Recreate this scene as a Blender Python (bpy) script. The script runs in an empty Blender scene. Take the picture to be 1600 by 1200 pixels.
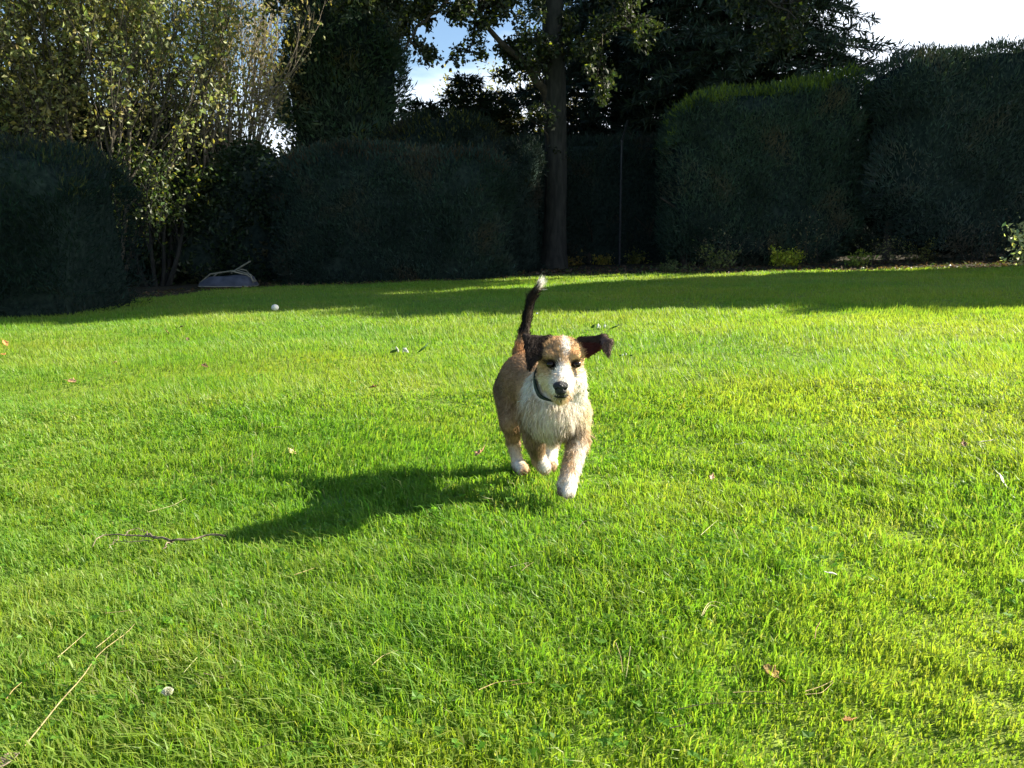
import bpy, math, random
import numpy as np
from mathutils import Vector, Matrix, Euler

rng = np.random.default_rng(11)
random.seed(11)
SC = bpy.context.scene
R = math.radians

# ------------------------------------------------------------------ camera, sky, sun, exposure
F = 1380.0 / 1600.0
PITCH = R(9.54)
CAMH = 0.75
cd = bpy.data.cameras.new('camera')
cd.sensor_width = 36.0
cd.lens = 36.0 * F
cd.clip_start = 0.05
cd.clip_end = 4000
cam = bpy.data.objects.new('camera', cd)
SC.collection.objects.link(cam)
cam.location = (0, 0, CAMH)
cam.rotation_euler = (R(90) - PITCH, 0, 0)
SC.camera = cam

SUNV = Vector((1.75, 0.38, 1.0)).normalized()          # towards the sun
SUN_EL = math.asin(SUNV.z)
SUN_AZ = math.atan2(SUNV.x, SUNV.y)
sl = bpy.data.lights.new('sun', 'SUN')
sl.energy = 5.0
sl.angle = R(0.55)
sl.color = (1.0, 0.92, 0.76)
so = bpy.data.objects.new('sun', sl)
SC.collection.objects.link(so)
so.rotation_euler = (-SUNV).to_track_quat('-Z', 'Y').to_euler()
so.location = (30, 8, 20)

SC.view_settings.view_transform = 'Standard'
SC.view_settings.look = 'None'
SC.view_settings.gamma = 1.0
SC.view_settings.exposure = 1.7
try:
    SC.view_settings.use_curve_mapping = False
except Exception:
    pass

w = bpy.data.worlds.new('World')
SC.world = w
w.use_nodes = True
nt = w.node_tree
nt.nodes.clear()
def N(t, typ, **kw):
    n = t.nodes.new(typ)
    for k, v in kw.items():
        setattr(n, k, v)
    return n
wo = N(nt, 'ShaderNodeOutputWorld')
bgn = N(nt, 'ShaderNodeBackground')
sky = N(nt, 'ShaderNodeTexSky', sky_type='NISHITA', sun_disc=False)
sky.sun_elevation = SUN_EL
sky.sun_rotation = SUN_AZ
sky.air_density = 1.0
sky.dust_density = 0.3
sky.ozone_density = 3.0
bgn.inputs['Strength'].default_value = 0.060
# thin cloud banks: white near the horizon and towards the sun, blue above
tc = N(nt, 'ShaderNodeTexCoord')
mp = N(nt, 'ShaderNodeMapping')
mp.inputs['Scale'].default_value = (1.6, 1.6, 6.0)
nz = N(nt, 'ShaderNodeTexNoise')
nz.inputs['Scale'].default_value = 1.8
nz.inputs['Detail'].default_value = 7.0
nz.inputs['Roughness'].default_value = 0.55
sx = N(nt, 'ShaderNodeSeparateXYZ')
nt.links.new(tc.outputs['Generated'], sx.inputs[0])
nt.links.new(tc.outputs['Generated'], mp.inputs[0])
nt.links.new(mp.outputs[0], nz.inputs[0])
def math_node(t, op, a=None, b=None, c=None, clamp=False):
    n = N(t, 'ShaderNodeMath', operation=op, use_clamp=clamp)
    for i, v in enumerate((a, b, c)):
        if v is None:
            continue
        if hasattr(v, 'links'):
            t.links.new(v, n.inputs[i])
        else:
            n.inputs[i].default_value = v
    return n.outputs[0]
# coverage = noise + bias(elevation, side)
el = math_node(nt, 'MULTIPLY', sx.outputs['Z'], -9.0)
side = math_node(nt, 'MAXIMUM', sx.outputs['X'], -0.12)
side = math_node(nt, 'MULTIPLY', side, 4.2)
cov = math_node(nt, 'ADD', el, side)
cov = math_node(nt, 'ADD', cov, 2.12)
nn = math_node(nt, 'MULTIPLY_ADD', nz.outputs['Fac'], 3.4, -1.7)
cov = math_node(nt, 'ADD', cov, nn, clamp=True)
mixc = N(nt, 'ShaderNodeMix', data_type='RGBA')
nt.links.new(cov, mixc.inputs[0])
nt.links.new(sky.outputs[0], mixc.inputs[6])
mixc.inputs[7].default_value = (9.0, 9.8, 11.0, 1)
nt.links.new(mixc.outputs[2], bgn.inputs[0])
nt.links.new(bgn.outputs[0], wo.inputs[0])

SC.render.engine = 'CYCLES'
SC.cycles.use_denoising = True
SC.cycles.max_bounces = 8
SC.cycles.diffuse_bounces = 3
SC.cycles.transmission_bounces = 4
SC.cycles.transparent_max_bounces = 6
SC.cycles.caustics_reflective = False
SC.cycles.caustics_refractive = False

# ------------------------------------------------------------------ helpers
def S(r, g, b):
    """sRGB 0..255 -> linear"""
    f = lambda c: (c / 255 / 12.92) if c / 255 <= 0.04045 else ((c / 255 + 0.055) / 1.055) ** 2.4
    return (f(r), f(g), f(b))

_c, _s = math.cos(PITCH), math.sin(PITCH)
def at(px, py, Y):
    """a point of the place, found from where the photo shows it and how far away it stands"""
    a = (px - 800) / 1380.0
    b = -(py - 600) / 1380.0
    d = (a, _c + b * _s, -_s + b * _c)
    t = Y / d[1]
    return np.array([d[0] * t, Y, CAMH + d[2] * t])

def bumps(x, y):
    b = (0.5 * np.sin(1.9 * x + 0.7 * y + 1.0) + 0.35 * np.sin(-1.3 * x + 2.6 * y + 2.2)
         + 0.3 * np.sin(4.1 * x + 3.3 * y) + 0.25 * np.sin(5.3 * x - 4.7 * y + 0.6) + 0.15 * np.sin(9.1 * x + 2 * y) * np.sin(8.3 * y) + 0.14 * np.sin(8.7 * x + 2.6 * np.sin(2.9 * y + 1.3 * x)) * np.sin(9.9 * y + 2.9 * np.sin(3.7 * x - 1.9 * y)) * np.exp(-(x * x + y * y) / 60.0))
    return b * 0.017 * np.exp(-((x * x + y * y) / 900.0))
def gz(x, y):
    x = np.asarray(x, float); y = np.asarray(y, float)
    return 0.9 * np.tanh(x / 30.0) + bumps(x, y)
def G(px, py, lift=0.0):
    a = (px - 800) / 1380.0
    b = -(py - 600) / 1380.0
    d = (a, _c + b * _s, -_s + b * _c)
    t = 1.0
    for i in range(60):
        t = 0.5 * t + 0.5 * (CAMH - lift - float(gz(d[0] * t, d[1] * t))) / -d[2]
    return np.array([d[0] * t, d[1] * t, float(gz(d[0] * t, d[1] * t)) + lift])

def mk(name, V, faces, mat=None, parent=None, col=None, smooth=False, label=None, cat=None, kind=None, group=None, loc=None):
    """one mesh object from numpy arrays; faces: list of (n,3) and (n,4) index arrays"""
    V = np.ascontiguousarray(V, dtype=np.float32)
    if loc is not None:
        V = V - np.asarray(loc, np.float32)
    if isinstance(faces, np.ndarray):
        faces = [faces]
    faces = [np.asarray(f, dtype=np.int32) for f in faces if len(f)]
    me = bpy.data.meshes.new(name)
    me.vertices.add(len(V))
    me.vertices.foreach_set('co', V.ravel())
    li = np.concatenate([f.ravel() for f in faces])
    tot = np.concatenate([np.full(len(f), f.shape[1], np.int32) for f in faces])
    st = np.concatenate([[0], np.cumsum(tot)[:-1]]).astype(np.int32)
    me.loops.add(len(li))
    me.loops.foreach_set('vertex_index', li)
    me.polygons.add(len(tot))
    me.polygons.foreach_set('loop_start', st)
    me.polygons.foreach_set('loop_total', tot)
    me.polygons.foreach_set('use_smooth', np.full(len(tot), smooth))
    me.update(calc_edges=True)
    if col is not None:
        ca = me.color_attributes.new('col', 'FLOAT_COLOR', 'POINT')
        c4 = np.ones((len(V), 4), np.float32)
        c4[:, :3] = col
        ca.data.foreach_set('color', c4.ravel())
    if mat is not None:
        me.materials.append(mat)
    o = bpy.data.objects.new(name, me)
    SC.collection.objects.link(o)
    if loc is not None:
        o.location = tuple(float(v) for v in loc)
    if parent is not None:
        o.parent = parent
        o.matrix_parent_inverse = Matrix.Identity(4)
        if loc is None:
            pl = parent.location
            o.location = (-pl.x, -pl.y, -pl.z)
        else:
            o.location = tuple(Vector(loc) - parent.location)
    tag(o, label, cat, kind, group)
    return o

def tag(o, label=None, cat=None, kind=None, group=None):
    if label: o['label'] = label
    if cat: o['category'] = cat
    if kind: o['kind'] = kind
    if group: o['group'] = group

def empty(name, loc, label, cat, group=None):
    o = bpy.data.objects.new(name, None)
    SC.collection.objects.link(o)
    o.location = tuple(float(v) for v in loc)
    o.empty_display_size = 0.2
    tag(o, label, cat, None, group)
    return o

def unit(a):
    return a / np.maximum(np.linalg.norm(a, axis=-1, keepdims=True), 1e-9)

def cards(P, D, L, W, fold=0.25, nrm=None):
    """leaf shaped blades: base, left, tip, right; P base points, D directions, L lengths, W widths"""
    n = len(P)
    D = unit(D)
    r = rng.normal(size=(n, 3)) if nrm is None else nrm + 0.35 * rng.normal(size=(n, 3))
    side = unit(np.cross(D, r))
    up = np.cross(side, D)
    L = np.broadcast_to(np.asarray(L, float), (n,))[:, None]
    W = np.broadcast_to(np.asarray(W, float), (n,))[:, None]
    m = P + D * L * 0.45
    V = np.empty((n, 4, 3))
    V[:, 0] = P
    V[:, 1] = m + side * W * 0.5 + up * W * fold
    V[:, 2] = P + D * L
    V[:, 3] = m - side * W * 0.5 + up * W * fold
    i = np.arange(n)[:, None] * 4
    Fc = np.concatenate([i + np.array([0, 1, 2]), i + np.array([0, 2, 3])])
    return V.reshape(-1, 3), Fc

def colvar(n, base, var=0.18, hue=0.07, per=4):
    c = np.array(base)[None] * (1 + var * rng.normal(size=(n, 1))).clip(0.35, 2.0)
    c = c * (1 + hue * rng.normal(size=(n, 3)))
    return np.repeat(c.clip(0.002, 0.9), per, axis=0)

class Tubes:
    def __init__(s):
        s.V, s.Q, s.n = [], [], 0
    def add(s, pts, rad, sides=5):
        pts = np.asarray(pts, float)
        n = len(pts)
        t = np.gradient(pts, axis=0)
        t = unit(t)
        ref = np.array([0.0, 0, 1]) if abs(t[:, 2]).mean() < 0.8 else np.array([1.0, 0, 0])
        a = unit(np.cross(t, ref))
        b = np.cross(t, a)
        th = np.arange(sides) * 2 * math.pi / sides
        rad = np.broadcast_to(np.asarray(rad, float), (n,))
        ring = pts[:, None] + rad[:, None, None] * (np.cos(th)[None, :, None] * a[:, None] + np.sin(th)[None, :, None] * b[:, None])
        s.V.append(ring.reshape(-1, 3))
        i = np.arange(n - 1)[:, None] * sides
        j = np.arange(sides)[None]
        k = (j + 1) % sides
        q = np.stack([i + j, i + k, i + k + sides, i + j + sides], -1).reshape(-1, 4) + s.n
        s.Q.append(q)
        cap = np.arange(sides)
        s.n += n * sides
    def get(s):
        return np.concatenate(s.V), np.concatenate(s.Q)

def gp(x, y):
    return np.array([x, y, float(gz(x, y))])

# ------------------------------------------------------------------ materials
def mat_new(name):
    m = bpy.data.materials.new(name)
    m.use_nodes = True
    t = m.node_tree
    t.nodes.clear()
    return m, t

def mat_foliage(name, trans=0.35, rough=0.5, tint=(1.15, 1.25, 0.6), spec=0.4, attr=True, base=(0.05, 0.08, 0.03), nscale=3.0, nvar=0.35):
    m, t = mat_new(name)
    out = N(t, 'ShaderNodeOutputMaterial')
    pb = N(t, 'ShaderNodeBsdfPrincipled')
    pb.inputs['Roughness'].default_value = rough
    pb.inputs['Specular IOR Level'].default_value = spec
    tr = N(t, 'ShaderNodeBsdfTranslucent')
    if attr:
        a = N(t, 'ShaderNodeAttribute', attribute_name='col')
        c0 = a.outputs['Color']
    else:
        a = N(t, 'ShaderNodeRGB')
        a.outputs[0].default_value = (*base, 1)
        c0 = a.outputs[0]
    tcd = N(t, 'ShaderNodeTexCoord')
    no = N(t, 'ShaderNodeTexNoise')
    no.inputs['Scale'].default_value = nscale
    no.inputs['Detail'].default_value = 3
    t.links.new(tcd.outputs['Object'], no.inputs['Vector'])
    f = math_node(t, 'MULTIPLY_ADD', no.outputs['Fac'], 2 * nvar, 1 - nvar)
    vm = N(t, 'ShaderNodeVectorMath', operation='SCALE')
    t.links.new(c0, vm.inputs[0])
    t.links.new(f, vm.inputs['Scale'])
    t.links.new(vm.outputs[0], pb.inputs['Base Color'])
    vt = N(t, 'ShaderNodeVectorMath', operation='MULTIPLY')
    t.links.new(vm.outputs[0], vt.inputs[0])
    vt.inputs[1].default_value = tint
    t.links.new(vt.outputs[0], tr.inputs['Color'])
    mx = N(t, 'ShaderNodeMixShader')
    mx.inputs[0].default_value = trans
    t.links.new(pb.outputs[0], mx.inputs[1])
    t.links.new(tr.outputs[0], mx.inputs[2])
    t.links.new(mx.outputs[0], out.inputs[0])
    return m

def mat_rough(name, c1, c2, scale=8.0, rough=0.85, bump=0.3, spec=0.3, stretch=(1, 1, 1), metallic=0.0, detail=6):
    m, t = mat_new(name)
    out = N(t, 'ShaderNodeOutputMaterial')
    pb = N(t, 'ShaderNodeBsdfPrincipled')
    pb.inputs['Roughness'].default_value = rough
    pb.inputs['Specular IOR Level'].default_value = spec
    pb.inputs['Metallic'].default_value = metallic
    tcd = N(t, 'ShaderNodeTexCoord')
    mpn = N(t, 'ShaderNodeMapping')
    mpn.inputs['Scale'].default_value = stretch
    no = N(t, 'ShaderNodeTexNoise')
    no.inputs['Scale'].default_value = scale
    no.inputs['Detail'].default_value = detail
    t.links.new(tcd.outputs['Object'], mpn.inputs[0])
    t.links.new(mpn.outputs[0], no.inputs['Vector'])
    cr = N(t, 'ShaderNodeValToRGB')
    cr.color_ramp.elements[0].position = 0.35
    cr.color_ramp.elements[0].color = (*c1, 1)
    cr.color_ramp.elements[1].position = 0.68
    cr.color_ramp.elements[1].color = (*c2, 1)
    t.links.new(no.outputs['Fac'], cr.inputs[0])
    t.links.new(cr.outputs[0], pb.inputs['Base Color'])
    bp = N(t, 'ShaderNodeBump')
    bp.inputs['Strength'].default_value = bump
    bp.inputs['Distance'].default_value = 0.02
    t.links.new(no.outputs['Fac'], bp.inputs['Height'])
    t.links.new(bp.outputs[0], pb.inputs['Normal'])
    t.links.new(pb.outputs[0], out.inputs[0])
    return m

M_leaf = mat_foliage('leaf_broad', trans=0.45, rough=0.45, spec=0.5)
M_conifer = mat_foliage('leaf_conifer', trans=0.12, rough=0.75, spec=0.10)
M_grassblade = mat_foliage('grass_blade', trans=0.55, rough=0.48, tint=(1.25, 1.3, 0.45), spec=0.4, nscale=0.6, nvar=0.12)
M_bark = mat_rough('bark', (0.010, 0.011, 0.009), (0.030, 0.031, 0.025), scale=14, bump=1.0, stretch=(1, 1, 0.25))
M_bark_dark = mat_rough('bark_dark', (0.02, 0.017, 0.012), (0.06, 0.05, 0.035), scale=12, bump=0.6)
M_twig = mat_rough('twig_pale', (0.16, 0.135, 0.10), (0.32, 0.28, 0.21), scale=14, bump=0.3)
M_twig2 = mat_rough('twig_grey', (0.045, 0.04, 0.03), (0.11, 0.095, 0.07), scale=14, bump=0.3)
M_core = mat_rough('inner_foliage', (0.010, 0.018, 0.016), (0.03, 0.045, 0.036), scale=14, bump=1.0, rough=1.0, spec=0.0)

def grass_tone(x, y):
    """patchy lawn colour: fresh green to yellower, paler patches, yellower towards the right"""
    n = (0.5 + 0.22 * np.sin(0.9 * x + 1.7 * y + 0.4) + 0.2 * np.sin(-1.7 * x + 0.8 * y + 2.0) + 0.16 * np.sin(3.9 * x + 2.1 * y + 1)
         + 0.14 * np.sin(2.2 * x - 5.0 * y)).clip(0, 1)
    n = (n * 0.75 + 0.3 * (0.5 + 0.5 * np.tanh((x - 0.6) * 1.1)) - 0.02).clip(0, 1)
    return n
G_A = np.array((0.150, 0.292, 0.040))
G_B = np.array((0.268, 0.342, 0.056))

# ------------------------------------------------------------------ ground
def axis_pts(mn, mx, fine, growth, lim):
    out = [0.0]
    st = fine
    while out[-1] < lim:
        if out[-1] > mx: st *= growth
        out.append(out[-1] + st)
    return np.array(out)
xp = axis_pts(0, 12, 0.22, 1.2, 1500)
X1 = np.concatenate([-xp[::-1][:-1], xp])
yp = axis_pts(0, 22, 0.22, 1.2, 1500)
ym = axis_pts(0, 1, 0.2, 1.3, 400)
Y1 = np.concatenate([-ym[::-1][:-1], yp])
XX, YY = np.meshgrid(X1, Y1)
ZZ = gz(XX, YY)
gv = np.stack([XX, YY, ZZ], -1).reshape(-1, 3)
nx, ny = len(X1), len(Y1)
ii = (np.arange(ny - 1)[:, None] * nx + np.arange(nx - 1)[None]).reshape(-1)
gq = np.stack([ii, ii + 1, ii + 1 + nx, ii + nx], -1)

def lawn_edge(x):
    """far edge of the mown lawn: beyond it lies the planting bed under the hedges"""
    x = np.asarray(x, float)
    return np.interp(x, [-12, -6.1, -5.5, -4.6, -2, 1, 3, 5, 8, 12], [9.6, 9.9, 12.2, 15.2, 15.3, 16.2, 15.6, 15.0, 14.7, 14.6]) + 0.12 * np.sin(3.1 * x) + 0.06 * np.sin(7.7 * x)
def ground_mat():
    m, t = mat_new('lawn_ground')
    out = N(t, 'ShaderNodeOutputMaterial')
    pb = N(t, 'ShaderNodeBsdfPrincipled')
    pb.inputs['Roughness'].default_value = 0.9
    pb.inputs['Specular IOR Level'].default_value = 0.15
    a = N(t, 'ShaderNodeAttribute', attribute_name='col')
    tcd = N(t, 'ShaderNodeTexCoord')
    no = N(t, 'ShaderNodeTexNoise')
    no.inputs['Scale'].default_value = 26
    no.inputs['Detail'].default_value = 8
    t.links.new(tcd.outputs['Object'], no.inputs['Vector'])
    f = math_node(t, 'MULTIPLY_ADD', no.outputs['Fac'], 1.7, 0.15)
    vm = N(t, 'ShaderNodeVectorMath', operation='SCALE')
    t.links.new(a.outputs['Color'], vm.inputs[0])
    t.links.new(f, vm.inputs['Scale'])
    t.links.new(vm.outputs[0], pb.inputs['Base Color'])
    bp = N(t, 'ShaderNodeBump')
    bp.inputs['Strength'].default_value = 0.8
    bp.inputs['Distance'].default_value = 0.03
    t.links.new(no.outputs['Fac'], bp.inputs['Height'])
    t.links.new(bp.outputs[0], pb.inputs['Normal'])
    t.links.new(pb.outputs[0], out.inputs[0])
    return m
tn = grass_tone(gv[:, 0], gv[:, 1])[:, None]
gcol = (G_A * (1 - tn) + G_B * tn) * 0.75 + np.array((0.02, 0.012, 0.004))
soil = ((gv[:, 1] > lawn_edge(gv[:, 0])) & (gv[:, 1] < 30))[:, None]
gcol = np.where(soil, np.array((0.035, 0.030, 0.018)), gcol)
mk('ground', gv, gq, ground_mat(), col=gcol, smooth=True, kind='structure', label='lawn ground with the dark soil bed under the hedges')

# ------------------------------------------------------------------ grass
def make_grass():
    YB = np.linspace(0.75, 17.5, 4000)
    dens = 40000 * np.minimum(1.0, (1.6 / YB) ** 1.62)
    wid = 2 * (0.58 * YB * 1.10 + 0.45)
    cdf = np.cumsum(dens * wid) * (YB[1] - YB[0])
    n = int(cdf[-1])
    y = np.interp(rng.random(n) * cdf[-1], cdf, YB)
    x = (rng.random(n) * 2 - 1) * (0.58 * y * 1.10 + 0.45)
    keep = y < lawn_edge(x) + 0.1 * rng.normal(size=n)
    # thin patches
    thin = np.sin(6.3 * x + 2 * y) * np.sin(5.1 * y - 3 * x) * 0.5 + 0.5 * np.sin(13 * x + 7 * y + 1) * np.sin(11 * y - 5 * x)
    keep &= rng.random(n) > (thin - 0.35).clip(0, 1) * 0.9
    x, y = x[keep], y[keep]
    n = len(x)
    z = gz(x, y)
    far = (y / 1.8).clip(1, None)
    patch = (0.5 * np.sin(3.1 * x + 1.3 * y) + 0.5 * np.sin(-2.2 * x + 3.7 * y + 1.2) + 0.6 * np.sin(9 * x + 6 * y) * np.sin(8 * y - 7 * x + 1))
    clump = np.sin(14 * x + 3 * np.sin(5 * y)) * np.sin(12 * y + 3 * np.sin(6 * x + 1)) + 0.5 * np.sin(31 * x + 9 * y) * np.sin(27 * y - 11 * x)
    h = (0.036 + 0.009 * patch + 0.011 * clump) * (0.55 + 0.75 * rng.random(n) ** 1.3)
    h[rng.random(n) < 0.03] *= 1.55
    h = h.clip(0.012, 0.10)
    w_ = (0.0023 + 0.0017 * rng.random(n) ** 2) * far ** 0.78
    ang = rng.random(n) * 2 * math.pi
    fa = 1.2 * np.sin(0.8 * x + 0.6 * y) + 0.9 * np.sin(2.3 * y - 1.1 * x) + 3.4
    lean = 0.25 + 0.75 * rng.random(n)
    dx = np.cos(ang) * 0.75 + 0.55 * np.cos(fa)
    dy = np.sin(ang) * 0.75 + 0.55 * np.sin(fa)
    lx, ly = dx * lean * h, dy * lean * h
    wa = rng.random(n) * math.pi
    # near blades turn mostly any way; far ones face the viewer a bit more by being wider
    wx, wy = np.cos(wa) * w_ / 2, np.sin(wa) * w_ / 2
    t = grass_tone(x, y)[:, None] + 0.20 * rng.normal(size=(n, 1)) + (0.16 * np.sin(7.3 * x + 2 * y) * np.sin(6.1 * y - 3 * x + 1) + 0.12 * np.sin(17 * x - 5 * y) * np.sin(15 * y + 4 * x))[:, None]
    t = t.clip(0, 1.2)
    c = G_A * (1 - t) + G_B * t
    c = c * (0.85 + 0.3 * rng.random((n, 1))) * (1 + 0.06 * rng.normal(size=(n, 3)))
    thatch = np.sin(3.7 * x + 1.1 * y + 2) * np.sin(4.3 * y - 1.7 * x + 0.5)
    dead = rng.random(n) < 0.025 + 0.16 * (thatch - 0.45).clip(0, 1)
    c[dead] = np.array((0.34, 0.36, 0.14)) * (0.7 + 0.5 * rng.random((dead.sum(), 1)))
    c = c.clip(0.01, 0.8)
    near = y < 4.2
    out = []
    for sel, seg in ((near, 3), (~near, 1)):
        k = sel.sum()
        B = np.stack([x[sel], y[sel], z[sel] - 0.004], -1)
        Wv = np.stack([wx[sel], wy[sel], np.zeros(k)], -1)
        Lv = np.stack([lx[sel], ly[sel], np.zeros(k)], -1)
        H = np.zeros((k, 3)); H[:, 2] = h[sel]
        if seg == 3:
            V = np.empty((k, 5, 3))
            V[:, 0] = B - Wv; V[:, 1] = B + Wv
            M_ = B + Lv * 0.30 + H * 0.62
            V[:, 2] = M_ - Wv * 0.85; V[:, 3] = M_ + Wv * 0.85
            V[:, 4] = B + Lv * 1.0 + H * (1.0 - 0.25 * lean[sel][:, None])
            i = np.arange(k)[:, None] * 5
            fc = np.concatenate([i + np.array([0, 1, 3]), i + np.array([0, 3, 2]), i + np.array([2, 3, 4])])
            out.append((V.reshape(-1, 3), fc, np.repeat(c[sel], 5, 0)))
        else:
            V = np.empty((k, 3, 3))
            V[:, 0] = B - Wv; V[:, 1] = B + Wv
            V[:, 2] = B + Lv * 0.9 + H
            i = np.arange(k)[:, None] * 3
            out.append((V.reshape(-1, 3), i + np.array([0, 1, 2]), np.repeat(c[sel], 3, 0)))
    # clover and other small broad leaves in patches between the blades
    m = 8000
    cy = 0.9 + 4.6 * rng.random(m) ** 0.8
    cx = (rng.random(m) * 2 - 1) * (0.58 * cy * 1.1 + 0.4)
    kp = (np.sin(4.7 * cx + 1.3 * cy) * np.sin(5.3 * cy - 2.0 * cx + 2) + 0.3 * rng.normal(size=m)) > 0.25
    cx, cy = cx[kp], cy[kp]
    m = len(cx)
    hh = 0.014 + 0.022 * rng.random(m)
    cp = np.stack([cx, cy, gz(cx, cy) + hh], -1)
    vs, fs, cs, off = [], [], [], 0
    cc = np.array((0.13, 0.28, 0.03)) * (0.7 + 0.6 * rng.random((m, 1)))
    for k in range(3):
        a = rng.random(m) * 0.8 + k * 2.09
        dd = np.stack([np.cos(a), np.sin(a), 0.25 + 0.3 * rng.normal(size=m)], -1)
        v_, f_ = cards(cp, dd, 0.009 + 0.006 * rng.random(m), 0.009 + 0.004 * rng.random(m), fold=0.15, nrm=np.tile(np.array([[0, 0, 1.0]]), (m, 1)))
        vs.append(v_); fs.append(f_ + off); off += len(v_); cs.append(np.repeat(cc, 4, 0))
    out.append((np.concatenate(vs), np.concatenate(fs), np.concatenate(cs)))
    V = np.concatenate([o_[0] for o_ in out])
    offs = np.cumsum([0] + [len(o_[0]) for o_ in out])
    fc = np.concatenate([o_[1] + offs[i_] for i_, o_ in enumerate(out)])
    col = np.concatenate([o_[2] for o_ in out])
    mk('grass', V, fc, M_grassblade, col=col, kind='stuff', label='bright green mown lawn grass', cat='grass')
    print('grass blades', n, 'tris', len(fc))
make_grass()

# ------------------------------------------------------------------ hedges
def blob_surface(c, rad, p=4.0, q=4.0, rot=0.0, amp=0.06, freq=2.2, seed=0, topfn=None, nu=160, nv=60, bot=1.5):
    """a clipped hedge or crown: superellipsoid with uneven outline. c: centre, rad: half sizes"""
    u = np.linspace(-math.pi, math.pi, nu, endpoint=False)
    v = np.linspace(-math.pi / 2, math.pi / 2, nv)
    U, Vv = np.meshgrid(u, v)
    sp = lambda t, e: np.sign(t) * np.abs(t) ** e
    e1, e2 = 2.0 / q, 2.0 / p
    x = sp(np.cos(Vv), e1) * sp(np.cos(U), e2)
    y = sp(np.cos(Vv), e1) * sp(np.sin(U), e2)
    z = sp(np.sin(Vv), e1)
    X, Y, Z = x * rad[0], y * rad[1], z * rad[2]
    if topfn is not None:
        Z = Z * np.where(Z > 0, topfn(x), 1.0)
    Z = Z * np.where(Z < 0, bot, 1.0)
    s1 = seed * 1.37
    n = (np.sin(freq * X + s1) * np.sin(freq * 1.3 * Z + 2 * s1 + 0.8 * Y) + 0.6 * np.sin(freq * 2.3 * X + 3 * s1 + Z) * np.sin(freq * 2.1 * Z + freq * Y * 2 + s1)
         + 0.4 * np.sin(freq * 4.9 * X + s1) * np.sin(freq * 5.3 * Z + freq * 4.1 * Y)) * amp
    sc = 1 + n / np.minimum(rad[0], np.minimum(rad[1] * 2, rad[2]))
    X, Y, Z = X * sc, Y * sc, Z * sc
    cr, sr = math.cos(rot), math.sin(rot)
    V3 = np.stack([c[0] + X * cr - Y * sr, c[1] + X * sr + Y * cr, c[2] + Z], -1)
    i = np.arange(nv - 1)[:, None] * nu
    j = np.arange(nu)[None]
    k = (j + 1) % nu
    Q = np.stack([i + j, i + k, i + k + nu, i + j + nu], -1).reshape(-1, 4)
    return V3.reshape(-1, 3), Q

def sample_faces(V, Q, n, wfn=None):
    a, b, c, d = (V[Q[:, i]] for i in range(4))
    nr = np.cross(c - a, d - b)
    ar = np.linalg.norm(nr, axis=1)
    ctr = (a + b + c + d) / 4
    nr = unit(nr)
    wgt = ar.copy()
    if wfn is not None:
        wgt = wgt * wfn(ctr, nr)
    idx = rng.choice(len(Q), n, p=wgt / wgt.sum())
    s, t = rng.random((n, 1)), rng.random((n, 1))
    P = (a[idx] * (1 - s) + b[idx] * s) * (1 - t) + (d[idx] * (1 - s) + c[idx] * s) * t
    return P, nr[idx]

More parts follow.
